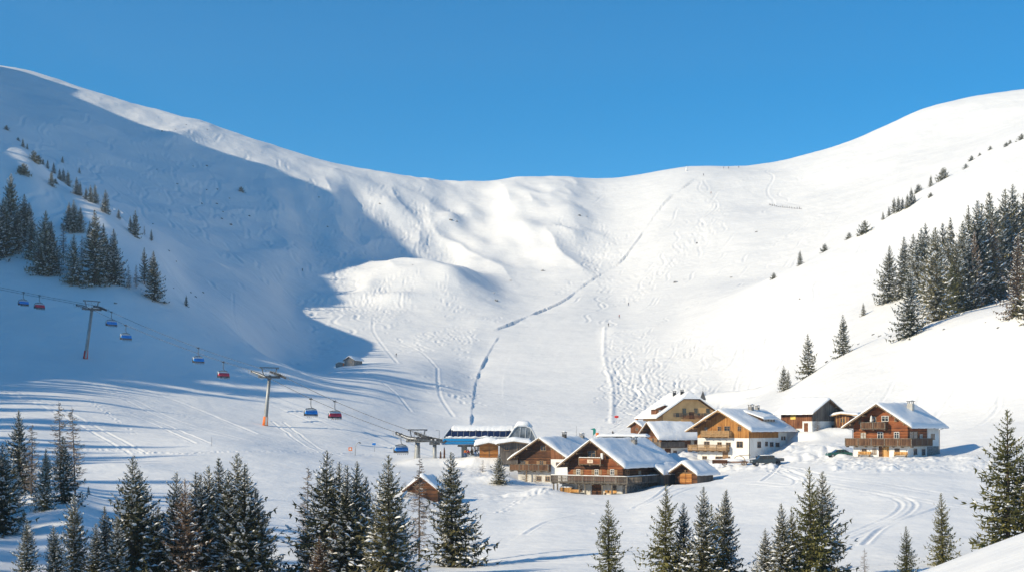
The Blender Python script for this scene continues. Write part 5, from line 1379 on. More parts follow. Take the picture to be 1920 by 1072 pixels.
# ------------------------------------------------------------------ station
M['sky_blue'] = mat_noise('sky_blue', (.0,.20,.50), (.01,.25,.56), .5, .35, spec=.5)
M['solar'] = mat_noise('solar_glass', (.006,.012,.045), (.014,.024,.075), .7, .12, spec=.6)
M['white_metal'] = mat_noise('white_metal', (.62,.64,.66), (.74,.76,.78), 1, .4)
M['smoked'] = mat_noise('smoked_glass', (.06,.08,.11), (.22,.25,.30), .9, .12, spec=.6)
def lift_station():
    o = at(828, 858, 298); rz = R(-3)
    root = empty('lift_station', o, rz, 'long lift station with bright blue band and dark glazed curved roof', 'lift station')
    L_, B0 = 15.6, 2.95                # length, underside
    prof = [(0,0),(-.12,.6),(-.05,1.25)]                                          # blue band (y,z)
    prof2 = [(-.05,1.35),(.25,1.9),(.75,2.5),(1.4,3.0),(2.0,3.3)]                   # glazed curve
    prof3 = [(2.0,3.3),(3.5,3.6),(6.5,3.5),(8.6,2.6),(9.0,1.2),(8.9,0)]
    def sheet(pr, x0, x1, th, name, mat, sh0=0.0):
        q = MB()
        for (ya,za),(yb,zb) in zip(pr[:-1],pr[1:]):
            k = lambda z: sh0*(z/3.6)**1.6                                            # left end leans back as it rises
            A=[(x0+k(za),ya,B0+za),(x1,ya,B0+za),(x1,yb,B0+zb),(x0+k(zb),yb,B0+zb)]
            n = Vector((0, -(zb-za), (yb-ya))).normalized()*-th
            q.poly(A); q.poly([tuple(Vector(v)+Vector((0,-n.y if False else n.y*-1,n.z))) for v in reversed(A)])
        return q.build(name, M[mat], root)
    sheet(prof, 0, L_, .06, 'blue_band', 'sky_blue', 1.9)
    sheet(prof2, .25, L_, .06, 'glazed_roof', 'solar', 1.9); sheet(prof3, .25, L_, .06, 'roof_shell', 'white_metal', 1.9)
    q = MB(); q.box(.1, L_, .1, 8.8, B0-.12, B0-.02); q.box(.15, L_, -.15, -.02, B0+1.255, B0+1.35); q.build('underside', M['white_metal'], root)
    q = MB(); pts = [(1.9*(z/3.6)**1.6+.05, y, B0+z) for y, z in prof+prof2+prof3]; q.poly(pts); q.tube([(x-.05,y,z) for x,y,z in pts], .13, 6); q.build('end_frame', M['white_metal'], root)
    q = MB()
    for k in range(1, 12):
        x = .8+k*L_/12
        for (ya,za),(yb,zb) in zip(prof2[:-1],prof2[1:]): q.bar((x+1.0*(1-k/12)*0,ya-.03,B0+za+.02),(x,yb-.03,B0+zb+.02),.06)
    q.build('glazing_bars', M['steel'], root)
    # snow on the top and lying along the lower edge of the glazing
    q = MB(); nx = 40; rows = [(1.15,2.85,.05),(1.7,3.2,.2),(2.6,3.5,.42),(4.5,3.65,.5),(6.8,3.5,.42),(8.5,2.8,.1)]
    base = len(q.v)
    for j,(y,z,t) in enumerate(rows):
        for i in range(nx+1): x = 1.9+(L_-1.9)*i/nx; q.v.append((x, y+(rnd.uniform(-.25,.25) if j == 0 else 0), B0+z+t*(1 if 0<i<nx else .4)+rnd.uniform(-.05,.05)))
    for j in range(len(rows)-1):
        for i in range(nx): a = j*(nx+1)+i; q.f.append((a,a+1,a+nx+2,a+nx+1)); q.m.append(0)
    q.build('snow_cover', M['roof_snow'], root, True)
    q = MB(); n = 60; pts = []; rs = []
    for i in range(n+1): x = .9+(L_-1.2)*i/n; r = .09+.24*abs(vn(x)); pts.append((x, -.1-r*.15, B0+1.42+r*.75)); rs.append(r)
    q.tube(pts, rs, 7); q.build('snow_ledge', M['roof_snow'], root, True)
    for x, y in ((4.6,3.2), (13.5,3.2)):
        q = MB(); q.tube([(x,y,-1.5),(x,y,B0-.1)], .62, 18); q.build('pillar', M['steel'], root, True)
    q = MB(); q.box(3.2,9.5,2.7,3.9,B0-.55,B0-.13); q.build('drive_frame', M['steel_dark'], root)
    # glazed dome at the right end
    hood = [(L_+.05,3.4),(L_+.8,3.95),(L_+2.6,3.9),(L_+3.7,3.4),(L_+4.6,1.6),(L_+4.9,0)]
    q = MB(); pts0 = [(L_-1.3,.2)]+hood
    q.poly([(x,-.35,B0+z) for x,z in [(L_-1.3,1.0)]+hood]); q.poly([(x,7.5,B0+z) for x,z in reversed([(L_-1.3,1.0)]+hood)])
    for (xa,za),(xb,zb) in zip(hood[:-1],hood[1:]): q.poly([(xa,-.35,B0+za),(xb,-.35,B0+zb),(xb,7.5,B0+zb),(xa,7.5,B0+za)])
    dm = q.build('glazed_hood', M['smoked'], root)
    q = MB(); q.tube([(x,-.42,B0+z) for x,z in [(L_-1.6,.9)]+hood], .17, 7)
    for t in (1.4,2.6,3.6): q.bar((L_+t-.3,-.42,B0+.2),(L_+t,-.42,B0+3.6),.09)
    q.bar((L_-1.2,-.42,B0+.3),(L_+4.8,-.42,B0+.3),.12); q.build('hood_frame', M['white_metal'], dm)
    q = MB(); q.tube([(x,2.5,B0+z+.1) for x,z in hood[:-2]], [.3,.9,1.1,.5], 8); q.build('snow_cover', M['roof_snow'], dm, True)
    q = MB(); P = [(-.55,.22),(-.35,.02),(0,-.1),(.4,-.06),(.62,.12),(.45,.2),(.1,.08),(-.25,.14),(-.5,.3)]
    q.prism([(7.5+x, B0+.75+z) for x, z in P], -.2, -.15); q.build('logo', M['white_metal'], root)
def vn(x): return mnoise.noise(Vector((x*.9, 3.7, 1.2)))*1.2
lift_station()

def box_house(name, label, cat, px0, px1, py_base, D, h, depth, wall, roof_out=.6, snow=.6, rz=0.0, slope=.9, door=None, win=()):
    a = at(px0, py_base, D); b_ = at(px1, py_base, D); W = b_.x-a.x; o = Vector(((a.x+b_.x)/2, D, a.z))
    B = Building.__new__(Building); B.W, B.L, B.o, B.rz = W, depth, o, rz; B.root = empty(name, o, rz, label, cat)
    pent(B, 'wall', wall, -W/2, W/2, 0, depth, -2, [(-W/2,h),(0,h+slope*.5),(W/2,h)])
    ro = gable_roof(B, [(-W/2-roof_out,h+.1),(0,h+.14+slope*.5),(W/2+roof_out,h+.1)], -.9, depth+.6, .15, snow, 'beam', seed=int(px0), rafters=False, nx=20, ny=14)
    for x, w, hh in win: B.window('F', x, h*.6, w, hh)
    if door is not None: B.door('F', door, 0, .9, 1.8, 'timber_orange')
    return B
k_ = box_house('ticket_kiosk', 'orange wooden kiosk under thick snow in front of the station', 'kiosk', 899, 934, 856, 291, 2.3, 4, 'timber_orange', 1.0, 1.15, slope=1.2)
q = MB(); q.box(.0,.12,-.06,-.01,0,2.3); q.build('corner_board', M['beam'], k_.root)
k2 = box_house('service_building', 'low brown building with snowy roof between kiosk and left chalet', 'building', 937, 990, 851, 288, 2.1, 5, 'timber_grey', .7, .8, slope=1.0, win=((-1.5,.8,.8),(1.2,.8,.8)))

# stone hut far up the valley
def stone_hut():
    p = hit(655, 685, 400)
    B = Building.__new__(Building); B.W, B.L, B.o, B.rz = 4.4, 6.0, p, R(-25); t = R(25); B.root = empty('stone_hut', p, B.rz, 'grey stone hut with snowy roof on the knoll above the lift', 'hut')
    pent(B, 'stone_wall', 'stone', -2.2, 2.2, 0, 6, -2, wall_sec(4.4, 2.2, 3.4)); gable_roof(B, sec_sym(4.4,2.2,3.4,.5), -.4, 6.4, .12, .5, 'beam', seed=31, rafters=False, nx=14, ny=12)
    B.window('F', .8, 1.4, .6, .8, glass='glass_pale')
    p = hit(637, 687, 400)
    B = Building.__new__(Building); B.W, B.L, B.o, B.rz = 3.2, 2.5, p, 0; B.root = empty('small_stone_shelter', p, 0, 'tiny grey shelter with orange side left of the stone hut', 'shelter')
    pent(B, 'stone_wall', 'stone', -1.6, 1.6, 0, 2.5, -1.5, [(-1.6,1.1),(-.5,1.7),(.6,1.75),(1.6,1.4)]); q = MB(); q.box(1.2,1.66,-.05,-.004,0,1.3); q.build('orange_panel', M['orange_pad'], B.root)
    snow_blanket([(-1.8,1.1),(-.4,1.85),(1.8,1.5)], -.2, 2.7, .3, 12, 8, 33).build('snow_cover', M['roof_snow'], B.root, True)
stone_hut()
def chapel():
    p = at(1318, 765, 385)
    r = empty('chapel', p, R(-20), 'little white chapel turret with dark pointed spire behind the guest house', 'chapel')
    m_ = MB(); m_.box(-.6,.6,-.6,.6,-3,2.4); w_ = m_.build('tower_wall', M['plaster'], r)
    m_ = MB()
    for i in range(4): a, b_ = [(-.75,-.75),(.75,-.75),(.75,.75),(-.75,.75)][i], [(.75,-.75),(.75,.75),(-.75,.75),(-.75,-.75)][i]; m_.poly([(*a,2.4),(*b_,2.4),(0,0,5.0)])
    m_.tube([(0,0,4.9),(0,0,5.9)], .05, 5); m_.build('spire', M['dark_metal'], r)
    m_ = MB(); m_.box(-.25,.25,-.65,-.605,1.0,1.9); m_.build('bell_window', M['glass'], w_)
    m_ = MB(); m_.prism([(-2,-3),(2,-3),(2,.2),(0,1.6),(-2,.2)], .62, 6); m_.build('nave_wall', M['plaster'], r)
chapel()
# ------------------------------------------------------------------ people
def cloth(name, c): 
    if name not in M: M[name] = mat_noise(name, tuple(x*.75 for x in c), c, 3, .75)
    return M[name]
M['skin'] = mat_noise('skin', (.42,.25,.18), (.55,.34,.25), 3, .6)
def body_mesh(joints, edges, radii):
    me = bpy.data.meshes.new('body'); me.from_pydata(joints, edges, [])
    o = bpy.data.objects.new('tmp', me); COL.objects.link(o)
    md = o.modifiers.new('s', 'SKIN'); sv = me.skin_vertices[0].data
    for i, r in enumerate(radii): sv[i].radius = (r, r)
    sv[0].use_root = True
    sb = o.modifiers.new('u', 'SUBSURF'); sb.levels = 1; sb.render_levels = 1
    dg = bpy.context.evaluated_depsgraph_get(); out = bpy.data.meshes.new_from_object(o.evaluated_get(dg))
    bpy.data.objects.remove(o); out.polygons.foreach_set('use_smooth', [True]*len(out.polygons)); out.name = 'person'
    return out
def person(loc, rz, pose, jacket, trousers, label, group=None, skis=True, scale=1.0, tilt=0.0):
    """standing or seated figure; body one surface, coloured by height, clothing pieces and gear as children"""
    if pose == 'sit':
        J = [(0,0,.0),(0,-.02,.28),(0,-.03,.5),(0,-.03,.56),(0,-.05,.68),(.1,0,0),(.13,-.42,.02),(.14,-.46,-.40),(.14,-.58,-.46),(-.1,0,0),(-.13,-.42,.02),(-.14,-.46,-.40),(-.14,-.58,-.46),
             (.19,-.02,.46),(.27,-.12,.2),(.2,-.36,.14),(.17,-.42,.13),(-.19,-.02,.46),(-.27,-.12,.2),(-.2,-.36,.14),(-.17,-.42,.13)]
    else:
        b = .18 if pose == 'ski' else 0
        J = [(0,0,.92-b*.4),(0,-b*.6,1.2-b*.3),(0,-b*1.1,1.42-b*.4),(0,-b*1.3,1.5-b*.4),(0,-b*1.6,1.62-b*.4),(.1,0,.86-b*.4),(.13,-b*.9,.48),(.14,.0,.1),(.14,-.13,.05),(-.1,0,.86-b*.4),(-.13,-b*.9,.48),(-.14,0,.1),(-.14,-.13,.05),
             (.2,-b,1.38-b*.4),(.28,-b*.8,1.12-b*.3),(.29,-.25-b*.6,.98),(.29,-.33-b*.6,.98),(-.2,-b,1.38-b*.4),(-.28,-b*.8,1.12-b*.3),(-.29,-.25-b*.6,.98),(-.29,-.33-b*.6,.98)]
    E = [(0,1),(1,2),(2,3),(3,4),(0,5),(5,6),(6,7),(7,8),(0,9),(9,10),(10,11),(11,12),(2,13),(13,14),(14,15),(15,16),(2,17),(17,18),(18,19),(19,20)]
    Rr = [.15,.15,.14,.06,.11,.10,.075,.06,.05,.10,.075,.06,.05,.075,.06,.05,.045,.075,.06,.05,.045]
    me = body_mesh(J, E, Rr)
    me.materials.clear()
    for m_ in (cloth('cloth_'+jacket[0], jacket[1]), cloth('cloth_'+trousers[0], trousers[1]), M['skin'], M['rubber']): me.materials.append(m_)
    zh = J[0][2]+.06; mi = []
    for p in me.polygons:
        c = p.center
        if c.z > J[3][2]+.01: mi.append(2)
        elif pose != 'sit' and c.z < .16: mi.append(3)
        elif pose == 'sit' and c.z < -.34: mi.append(3)
        elif c.z < zh and not (abs(c.x) > .2): mi.append(1)
        else: mi.append(0)
    me.polygons.foreach_set('material_index', mi)
    o = bpy.data.objects.new('person', me); COL.objects.link(o); o.location = loc; o.rotation_euler = (0, 0, rz); o.scale = (scale,)*3
    tag(o, label, 'person', group)
    h = J[4]; q = MB(); q.ellip((h[0],h[1]+.01,h[2]+.05), .125,.14,.12, 10, 7); q.build('helmet', M['rubber'], o, True)
    if skis:
        for s in (-1,1):
            q = MB(); z = (-.5 if pose == 'sit' else .02); y = -.55 if pose == 'sit' else -.05; q.box(s*.14-.05,s*.14+.05,y-.75,y+.7,z-.02,z); q.poly([(s*.14-.05,y-.75,z),(s*.14+.05,y-.75,z),(s*.14,y-.95,z+.1)]); q.build('ski', cloth('cloth_white', (.6,.6,.62)), o)
        if pose != 'sit':
            for s in (-1,1): q = MB(); q.bar((s*.29,-.38,.98),(s*.42,.25,.0),.025); q.build('ski_pole', M['steel'], o)
    return o
BLACK = ('black',(.03,.03,.035)); BLUE = ('blue',(.03,.12,.35)); RED = ('red',(.5,.04,.03)); ORANGE = ('orange',(.75,.2,.03)); GREY = ('grey',(.2,.2,.22)); GREEN = ('green',(.05,.2,.08)); TAN = ('tan',(.4,.28,.16))
for px, py, pose, jk, tr, rz, lab in (
    (743,669,'stand',BLACK,GREY,.3,'tiny dark skier standing on the snow right of the stone hut'),
    (1141,612,'ski',BLACK,BLACK,-.4,'dark skier at the top of the right edge of the groomed run'),
    (1149,819,'stand',BLACK,BLACK,2.5,'dark figure standing behind the nearest chalet roof'),
    (1178,573,'ski',BLACK,BLUE,.5,'dark skier high on the run above the red dot'),
    (1319,330,'ski',BLACK,BLACK,.2,'dark skier at the upper start of the run edge'),
    (567,509,'stand',BLACK,BLACK,.2,'lone dark figure in the shaded hollow at mid left'),
    (1161,596,'ski',RED,BLACK,.2,'skier in red jacket on the groomed run'),
    (1333,364,'ski',RED,BLACK,.4,'skier in red near the top of the run below the ridge'),
    (1357,317,'stand',BLACK,GREY,0,'leftmost of the three tiny dark figures on the ridge'),
    (1366,317,'stand',BLACK,BLACK,0,'middle of the three tiny dark figures on the ridge'),
    (1385,316,'stand',GREY,BLACK,0,'rightmost of the three tiny dark figures on the ridge')):
    p = hit(px, py, 250); person(p+Vector((0,0,.02)), rz, pose, jk, tr, lab, skis=pose == 'ski', scale=1.0 if p.y < 700 else 1.15)
for dx, y, jk, tr, lab in ((872.5,297,ORANGE,BLUE,'person in orange jacket and blue trousers beside the station pillar'),(877.5,299,RED,BLACK,'person in red jacket just right of the orange one at the station'),(892,296,BLACK,BLUE,'person in black beside the parked blue chair at the station'),(884,301,BLACK,GREY,'dark person queueing behind at the station')):
    p = at(dx, 857, y); p.z = height(p.x, p.y); person(p, .3, 'stand', jk, tr, lab, skis=False)
for o, px, c in CHAIRS:
    if c == 'r' or px == 44:
        xs = {628:(-.95,-.05,.55,1.2), 419:(-1.1,.1,.7), 74:(-1.2,-.4,.3,1.0), 44:(-.9,.1,.9)}[px]
        side = {628:'right of the orange footed tower',419:'in mid span',74:'near the left edge',44:'at the far left'}[px]
        for i, x in enumerate(xs):
            w_ = o.matrix_basis @ Vector((x, 0.02, -3.78)) if False else Vector(o.location) + Matrix.Rotation(o.rotation_euler.z, 3, 'Z') @ Vector((x, -.1, -3.84))
            col_ = 'red' if c == 'r' else 'blue'
            person(w_, o.rotation_euler.z, 'sit', (BLACK,BLUE,GREY,TAN)[i], (BLACK,GREY,BLACK,BLUE)[i], '%s seated skier from the left on the %s chair %s' % (('first','second','third','fourth')[i], col_, side), 'skiers riding the chairs')
# parked chair at the station
pc = copy_tree(protos['b']); pc['label'] = 'blue bubble chair parked low under the station roof'; pc.location = at(895, 831, 300); pc.rotation_euler = (0,0,R(10))

# ------------------------------------------------------------------ cars
def car(loc, rz, paint, label, kind='suv', cat='car'):
    r = empty('parked_car', loc, rz, label, cat)
    L2, W2 = 2.2, .9
    if kind == 'suv': low = [(-2.2,.4),(-2.2,1.0),(-1.1,1.12),(2.05,1.12),(2.2,.95),(2.2,.4)]; cab = [(-1.15,1.1),(-.6,1.72),(1.95,1.74),(2.12,1.1)]
    else: low = [(-2.2,.35),(-2.2,.78),(-1.2,.92),(2.0,.95),(2.2,.8),(2.2,.35)]; cab = [(-1.2,.9),(-.45,1.38),(.95,1.40),(1.75,.93)]
    m_ = MB(); m_.prism(low, -W2, W2); m_.build('car_body', paint, r)
    m_ = MB(); m_.prism([(x, z) for x, z in cab], -W2+.1, W2-.1); m_.build('window_band', M['glass'], r)
    m_ = MB(); zt = cab[1][1]; m_.box(cab[1][0]+.02, cab[2][0]-.02, -W2+.08, W2-.08, zt-.04, zt+.05)
    for x in (cab[1][0]+.15, (cab[1][0]+cab[2][0])/2, cab[2][0]-.15):
        for s in (-1,1): m_.box(x-.05, x+.05, s*(W2-.1)-.02, s*(W2-.1)+.02, low[1][1]+.1, zt)
    m_.build('roof', paint, r)
    m_ = MB(); m_.ellip(((cab[1][0]+cab[2][0])/2,0,zt+.06), (cab[2][0]-cab[1][0])/2, W2-.12, .13, 12, 5); m_.build('snow_cover', M['roof_snow'], r, True)
    for x in (-1.35, 1.35):
        for s in (-1,1):
            m_ = MB(); m_.tube([(x,s*(W2-.18),.34),(x,s*(W2+.02),.34)], .34, 14); wh = m_.build('wheel', M['rubber'], r)
            m_ = MB(); m_.tube([(x,s*(W2+.021),.34),(x,s*(W2+.04),.34)], .19, 10); m_.build('rim', M['steel'], wh)
    for s in (-1,1):
        m_ = MB(); m_.box(-2.24,-2.2,s*.65-.16,s*.65+.16,.68,.84); m_.build('headlight', M['clear_bubble'], r)
        m_ = MB(); m_.box(2.2,2.23,s*.7-.12,s*.7+.12,.7,.9); m_.build('tail_light', M['red_pad'], r)
    return r
M['paint_dark'] = mat_noise('paint_dark', (.02,.035,.045), (.035,.055,.065), .5, .3, spec=.6)
M['paint_green'] = mat_noise('paint_green', (.005,.07,.06), (.01,.11,.09), .5, .3, spec=.6)
p = at(1430, 872, 252); p.z = height(p.x, p.y); car(p, R(8), M['paint_dark'], 'dark off-road car parked in front of the honey chalet corner')
p = at(1573, 858, 246); p.z = height(p.x, p.y)-.2; car(p, R(4), M['paint_green'], 'dark green low car half hidden behind snow left of the far right chalet', 'sedan')
# small trailer behind the dark car
p = at(1456, 871, 253); p.z = height(p.x, p.y)
r = empty('trailer', p, R(8), 'low grey trailer behind the dark off-road car', 'trailer')
m_ = MB(); m_.box(-1.2,1.2,-.75,.75,.5,.6); m_.box(-1.2,1.2,-.75,-.7,.6,1.05); m_.box(-1.2,1.2,.7,.75,.6,1.05); m_.box(1.15,1.2,-.7,.7,.6,1.05); m_.box(-1.2,-1.15,-.7,.7,.6,1.35); m_.build('load_bed', M['steel_dark'], r)
for s in (-1,1): m_ = MB(); m_.tube([(0.2,s*.62,.32),(.2,s*.82,.32)], .32, 12); m_.build('wheel', M['rubber'], r)
m_ = MB(); m_.ellip((0,0,.85),1.05,.62,.35,10,6,jit=.05); m_.build('snow_load', M['roof_snow'], r, True)
# old hay wagon with hoop
p = at(1383, 869, 258); p.z = height(p.x, p.y)
r = empty('hay_wagon', p, R(-12), 'old brown wagon with hoop and snow cover before the honey chalet', 'wagon')
m_ = MB(); m_.box(-3.2,2.0,-.7,.7,.55,.75); m_.bar((-3.2,0,.6),(-4.6,0,.35),.14); m_.build('load_bed', M['timber_barn'], r)
for x in (-2.4,1.2):
    for s in (-1,1):
        m_ = MB(); pts = [(x+.45*math.cos(t),s*.8,.45+.45*math.sin(t)) for t in [i*.5236 for i in range(13)]]; m_.tube(pts, .06, 5, caps=False)
        for k in range(4): m_.bar((x+.42*math.cos(k*.785),s*.8,.45+.42*math.sin(k*.785)),(x-.42*math.cos(k*.785),s*.8,.45-.42*math.sin(k*.785)),.05)
        m_.build('wheel', M['beam'], r)
m_ = MB(); m_.tube([(.3+1.1*math.cos(t),0,.75+1.05*math.sin(t)) for t in [i*math.pi/8 for i in range(9)]], .07, 6); m_.bar((.3,0,1.85),(2.4,.1,1.95),.1); m_.build('hoop', M['beam'], r)
m_ = MB(); m_.ellip((-.9,0,.85),2.1,.7,.5,14,7,jit=.06); m_.build('snow_load', M['roof_snow'], r, True)
r2 = empty('log_stack', at(1350, 869, 258)+Vector((0,0,.1)), R(-12), 'dark low stack of logs left of the old wagon', 'log stack')
m_ = MB()
for i in range(5):
    for j in range(3-(i>2)): m_.tube([(-1.4,-.5+i*.25,.12+j*.22),(1.2+rnd.uniform(-.2,.2),-.5+i*.25,.12+j*.22)], .12, 7)
m_.build('logs', M['timber_dark'], r2)

# ------------------------------------------------------------------ poles, signs, lance, nets
def pole(px, py, h, name, label, cat, mat='steel', r=.05, dmin=200, bend=0.0):
    p = hit(px, py, dmin); o = empty(name, p, 0, label, cat); m_ = MB()
    m_.tube([(0,0,-.3),(0,0,h*.6),(bend*.4,0,h*.9),(bend,0,h)], [r,r,r*.8,r*.7], 6); m_.build('pole', M[mat], o, True); return o, h
o, h = pole(666, 853, 3.0, 'snow_lance', 'curved grey snow lance left of the lift towers', 'snow lance', r=.09, bend=.9)
m_ = MB(); m_.tube([(.8,0,h-.06),(1.25,0,h-.25)], .13, 8); m_.build('nozzle', M['steel_dark'], o)
o, h = pole(702, 846, 1.9, 'hydrant_post', 'short post with blue cover right of the snow lance', 'post', r=.06)
m_ = MB(); m_.box(-.5,.35,-.2,.2,h-.35,h+.15); m_.build('cover', M['blue_bubble'], o)
o, h = pole(657, 851, .9, 'piste_sign', 'small square orange sign left of the snow lance', 'sign', r=.03)
m_ = MB(); m_.box(-.42,.42,-.06,-.03,h-.1,h+.7); b_ = m_.build('board', M['orange_pad'], o)
m_ = MB(); m_.box(-.2,.2,-.075,-.062,h+.1,h+.5); m_.build('mark', M['plaster'], b_)
o, h = pole(1156, 792, 1.9, 'run_marker', 'round red run marker on a thin pole behind the chalets', 'sign', r=.04)
m_ = MB(); m_.ellip((0,-.05,h), .72,.06,.42, 14, 8); m_.build('disc', M['red_pad'], o, True)
m_ = MB(); m_.bar((-1.8,0,h+.4),(-.4,0,h+.25),.07); m_.build('arm', M['steel_dark'], o)
o, h = pole(1112, 822, 3.0, 'banner_pole', 'green beach flag above the nearest chalet roof', 'flag', r=.04)
m_ = MB(); m_.prism([(0,1.0),(.12,1.0),(.75,1.6),(.8,2.6),(.4,3.05),(-.9,2.75),(0,2.5)], -.03, .03); m_.build('flag_cloth', cloth('cloth_teal', (.02,.28,.24)), o)
o, h = pole(1120, 823, 1.6, 'marker_drum', 'upright orange drum behind the nearest chalet roof', 'drum', r=.05)
m_ = MB(); m_.tube([(0,0,.9),(0,0,1.85)], .42, 14); m_.build('drum', M['orange_pad'], o)
o, h = pole(397, 836, 1.9, 'marker_pole', 'thin dark marker pole on the lit slope below the orange footed tower', 'marker pole', 'steel_dark', .035)
o, h = pole(1081, 820, 3.5, 'radio_mast', 'thin mast standing behind the left chalet roof', 'mast', 'steel_dark', .04)
for i, (px, py) in enumerate(((940,626),(931,646),(923,664),(911,690),(900,716))):
    p = hit(px, py, 250)
    if i == 0: f0 = None
for i, (px, py, lab) in enumerate(((1287,321,'small white wind marker on the saddle skyline'),)):
    p = hit(px, py, 900); o = empty('wind_marker', p, 0, lab, 'marker'); m_ = MB(); m_.tube([(0,0,-.5),(0,0,2.0),(.1,0,4.2)], [.9,.6,.1], 7); m_.build('snow_crust', M['roof_snow'], o, True); m_ = MB(); m_.tube([(.1,0,4.0),(.1,0,5.4)], .12, 5); m_.build('pole', M['steel_dark'], o)
# dotted snow fence high on the right
def snow_fence(pp, label, posts, h):
    pts = [hit(px, py, 300) for px, py in spline(pp, 6)]
    o = empty('snow_fence', pts[0], 0, label, 'fence'); base = pts[0]
    for k in range(posts):
        t = k/(posts-1)*(len(pts)-1); i = min(int(t), len(pts)-2); q = pts[i].lerp(pts[i+1], t-i)-base
        m_ = MB(); m_.box(q.x-.16,q.x+.16,q.y-.12,q.y+.12,q.z-.4,q.z+h*rnd.uniform(.6,1.1)); m_.build('post', M['timber_grey'], o)
    m_ = MB()
    for a, b in zip(pts[:-1], pts[1:]): m_.bar(a-base+Vector((0,0,h*.35)), b-base+Vector((0,0,h*.35)), .05, .07)
    m_.build('rail', M['timber_grey'], o)
snow_fence([(1443,385),(1460,389),(1480,391),(1502,393)], 'dotted wooden snow fence high on the right slope', 16, 1.6)
snow_fence([(880,852),(888,842),(897,846),(868,857)], 'dark crooked queue rail by the station pillar', 6, 1.4)
# dead stumps and posts beside the station column
for px, h in ((826,1.6),(833,2.4)):
    p = at(px, 857, 297); p.z = height(p.x,p.y); o = empty('wooden_post', p, 0, ('shorter' if h < 2 else 'taller')+' dark wooden post left of the station pillar', 'post')
    m_ = MB(); m_.tube([(0,0,-.4),(.03,0,h*.6),(0,0,h)], [.22,.18,.08], 7); m_.build('stake', M['timber_dark'], o)
    m_ = MB(); m_.ellip((0,0,h),.16,.16,.12,8,5); m_.build('snow_cap', M['roof_snow'], o, True)

# ------------------------------------------------------------------ rocks showing through the snow
M['rock'] = mat_noise('rock', (.05,.05,.05), (.20,.19,.18), 2.2, .9, (1,1,1), .08)
def rock_mesh(seed):
    rd = random.Random(seed); bm = bmesh.new(); bmesh.ops.create_icosphere(bm, subdivisions=3, radius=1)
    for v in bm.verts: v.co *= 1+.55*mnoise.noise(v.co*1.3+Vector((seed*3.1,0,0)))+.2*mnoise.noise(v.co*4+Vector((0,seed,0))); v.co.z *= .62
    me = bpy.data.meshes.new('rock'); bm.to_mesh(me); bm.free(); me.materials.append(M['rock']); me.materials.append(M['roof_snow'])
    me.polygons.foreach_set('material_index', [1 if (p.normal.z > .62 and mnoise.noise(p.center*2.0+Vector((seed,0,0))) > -.25) else 0 for p in me.polygons]); return me
RM = [rock_mesh(i) for i in range(4)]
ROCKS = [(304,246,3,'l'),(329,243,2.5,'l'),(349,234,2.5,'l'),(388,243,3,'l'),(294,318,2.5,'l'),(332,345,4,'l'),(387,311,4,'l'),(378,382,4,'l'),(406,382,4,'l'),(407,355,3,'l'),(387,356,3,'l'),(432,421,5,'l'),(416,410,4,'l'),(467,405,5,'l'),(418,397,3,'l'),(362,312,3,'l'),(430,372,3,'l'),
         (286,420,3,'l'),(330,490,3,'l'),(316,470,4,'l'),(309,566,4,'l'),(380,548,4,'l'),(366,556,4,'l'),(357,548,4,'l'),(325,540,3,'l'),(216,568,5,'l'),
         (845,412,6,'m'),(856,415,4,'m'),(712,382,3,'m'),(614,425,3,'m'),(598,370,3,'m'),(1086,404,5,'m'),(1100,406,3,'m'),(1018,508,7,'m'),(957,526,4,'m'),(930,563,6,'m'),(925,549,4,'m'),(774,497,3,'m'),(1267,529,6,'m'),(1306,456,4,'m'),
         (1418,435,4,'r'),(1371,520,4,'r'),(1680,590,4,'r'),(1707,603,5,'r'),(1716,605,4,'r'),(1638,627,7,'r'),(1650,630,6,'r'),(1610,645,5,'r'),(1551,678,6,'r'),(1872,614,5,'r'),(1770,617,6,'r'),(1848,604,3,'r'),(1550,752,7,'r'),(1500,560,4,'r')]
ROCKS.sort(key=lambda t: t[0]); rk = {'l':0,'m':0,'r':0}
RP = {'l':'dark rock on the shaded left mountainside','m':'dark rock on the sunlit valley head','r':'dark rock on the sunlit right slope'}
for px, py, s, zn in ROCKS:
    p = hit(px, py, 300); r_ = s*p.y/F*.62*rnd.uniform(.8,1.1)
    o = bpy.data.objects.new('rock', RM[rnd.randrange(4)]); COL.objects.link(o); o.location = p-Vector((0,0,r_*.1)); o.rotation_euler = (0,0,rnd.uniform(0,6)); o.scale = (r_, r_, r_*1.1)
    n = rk[zn]; rk[zn] += 1
    tag(o, RP[zn]+(', leftmost' if n == 0 else ', number %s from the left' % (ORD[n] if n < len(ORD) else str(n+1))), 'rock', {'l':'rocks on the left mountainside','m':'rocks on the valley head','r':'rocks on the right slope'}[zn])
# bare snowy bushes
BUSH = [(1532,807,3.0,'snowy bare bush against the white base of the barn'),(905,884,2.6,'bare twiggy bush on the bank below the kiosk'),(985,902,2.4,'snowy hedge bush at the left end of the left chalet'),(1005,905,2.2,'snowy hedge bush below the brown balcony of the left chalet'),(760,931,2.6,'brown twiggy bush at the left corner of the half buried hut'),(818,930,1.8,'low brown bush at the right corner of the half buried hut'),(1395,640,0,'')]
for px, py, h, lab in BUSH:
    if not h: continue
    p = hit(px, py, 150); place_tree(p-Vector((0,0,.1)), h, 'young_larch', 1.9, lab, 'bush', 'bush', None)
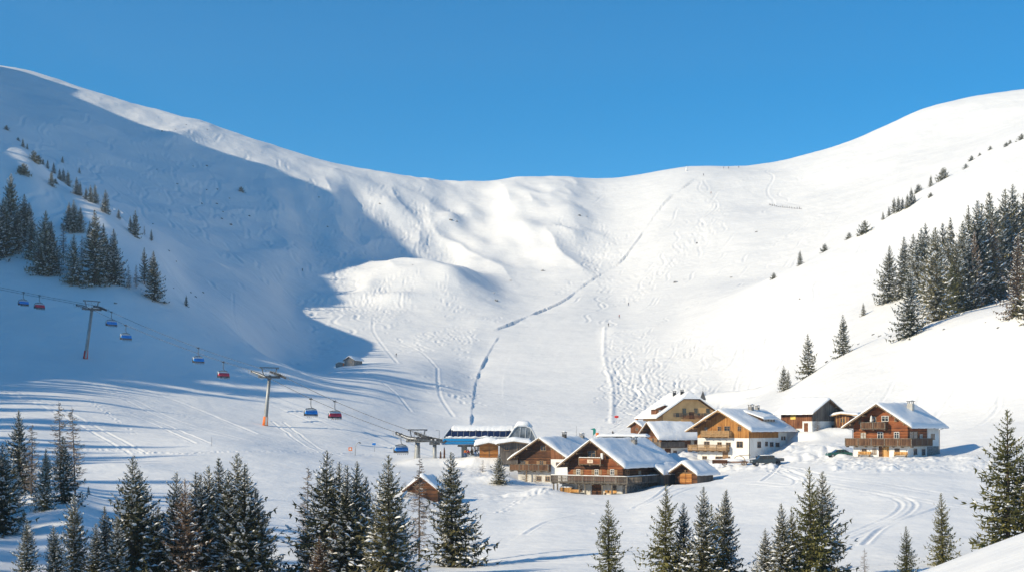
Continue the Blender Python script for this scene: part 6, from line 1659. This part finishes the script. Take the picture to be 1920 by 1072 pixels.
# ------------------------------------------------------------------ thin cold air over the valley
def haze():
    m_ = MB(); m_.box(-1900, 2500, -300, 1760, -420, 470)
    m = bpy.data.materials.new('haze'); m.use_nodes = True; nt = m.node_tree; nt.nodes.clear()
    out = nt.nodes.new('ShaderNodeOutputMaterial'); v = nt.nodes.new('ShaderNodeVolumePrincipled')
    v.inputs['Color'].default_value = (.6,.8,1,1); v.inputs['Density'].default_value = .00017; v.inputs['Anisotropy'].default_value = .2
    nt.links.new(v.outputs[0], out.inputs['Volume'])
    o = m_.build('haze', m); o['kind'] = 'stuff'
haze()
# ------------------------------------------------------------------ camera, sun, sky
cam = bpy.data.cameras.new('camera'); co = bpy.data.objects.new('camera', cam); COL.objects.link(co)
co.location = (0, 0, 0); co.rotation_euler = (R(90), 0, 0)
cam.sensor_width = 36; cam.lens = F/1920*36; cam.shift_y = (HY-536)/1920
cam.clip_start = .5; cam.clip_end = 8000
scene.camera = co
SUN_EL, SUN_AZ = 27.0, 65.0       # azimuth: degrees from -Y towards -X
S = Vector((-math.sin(R(SUN_AZ))*math.cos(R(SUN_EL)), -math.cos(R(SUN_AZ))*math.cos(R(SUN_EL)), math.sin(R(SUN_EL))))
sl_ = bpy.data.lights.new('sun', 'SUN'); so = bpy.data.objects.new('sun', sl_); COL.objects.link(so)
sl_.energy = 4.9; sl_.angle = R(.5); sl_.color = (1.0, .86, .615)
so.rotation_euler = S.to_track_quat('Z', 'Y').to_euler(); so.location = S*50
w = bpy.data.worlds.new('World'); scene.world = w; w.use_nodes = True
nt = w.node_tree; bg = nt.nodes['Background']
sk = nt.nodes.new('ShaderNodeTexSky'); sk.sky_type = 'NISHITA'; sk.sun_disc = False
sk.sun_elevation = R(SUN_EL); sk.sun_rotation = math.atan2(S.x, S.y)
sk.altitude = 3000; sk.air_density = 1.0; sk.dust_density = .05; sk.ozone_density = 1.6
hs = nt.nodes.new('ShaderNodeHueSaturation'); hs.inputs['Saturation'].default_value = 1.53
hs.inputs['Hue'].default_value = .493
nt.links.new(sk.outputs[0], hs.inputs['Color']); nt.links.new(hs.outputs[0], bg.inputs['Color'])
bg.inputs['Strength'].default_value = .137
scene.view_settings.view_transform = 'Standard'; scene.view_settings.look = 'None'
scene.view_settings.exposure = 0.33; scene.view_settings.gamma = 1.0
scene.render.resolution_x = 1024; scene.render.resolution_y = 571
scene.cycles.max_bounces = 6; scene.cycles.diffuse_bounces = 3; scene.cycles.caustics_reflective = False
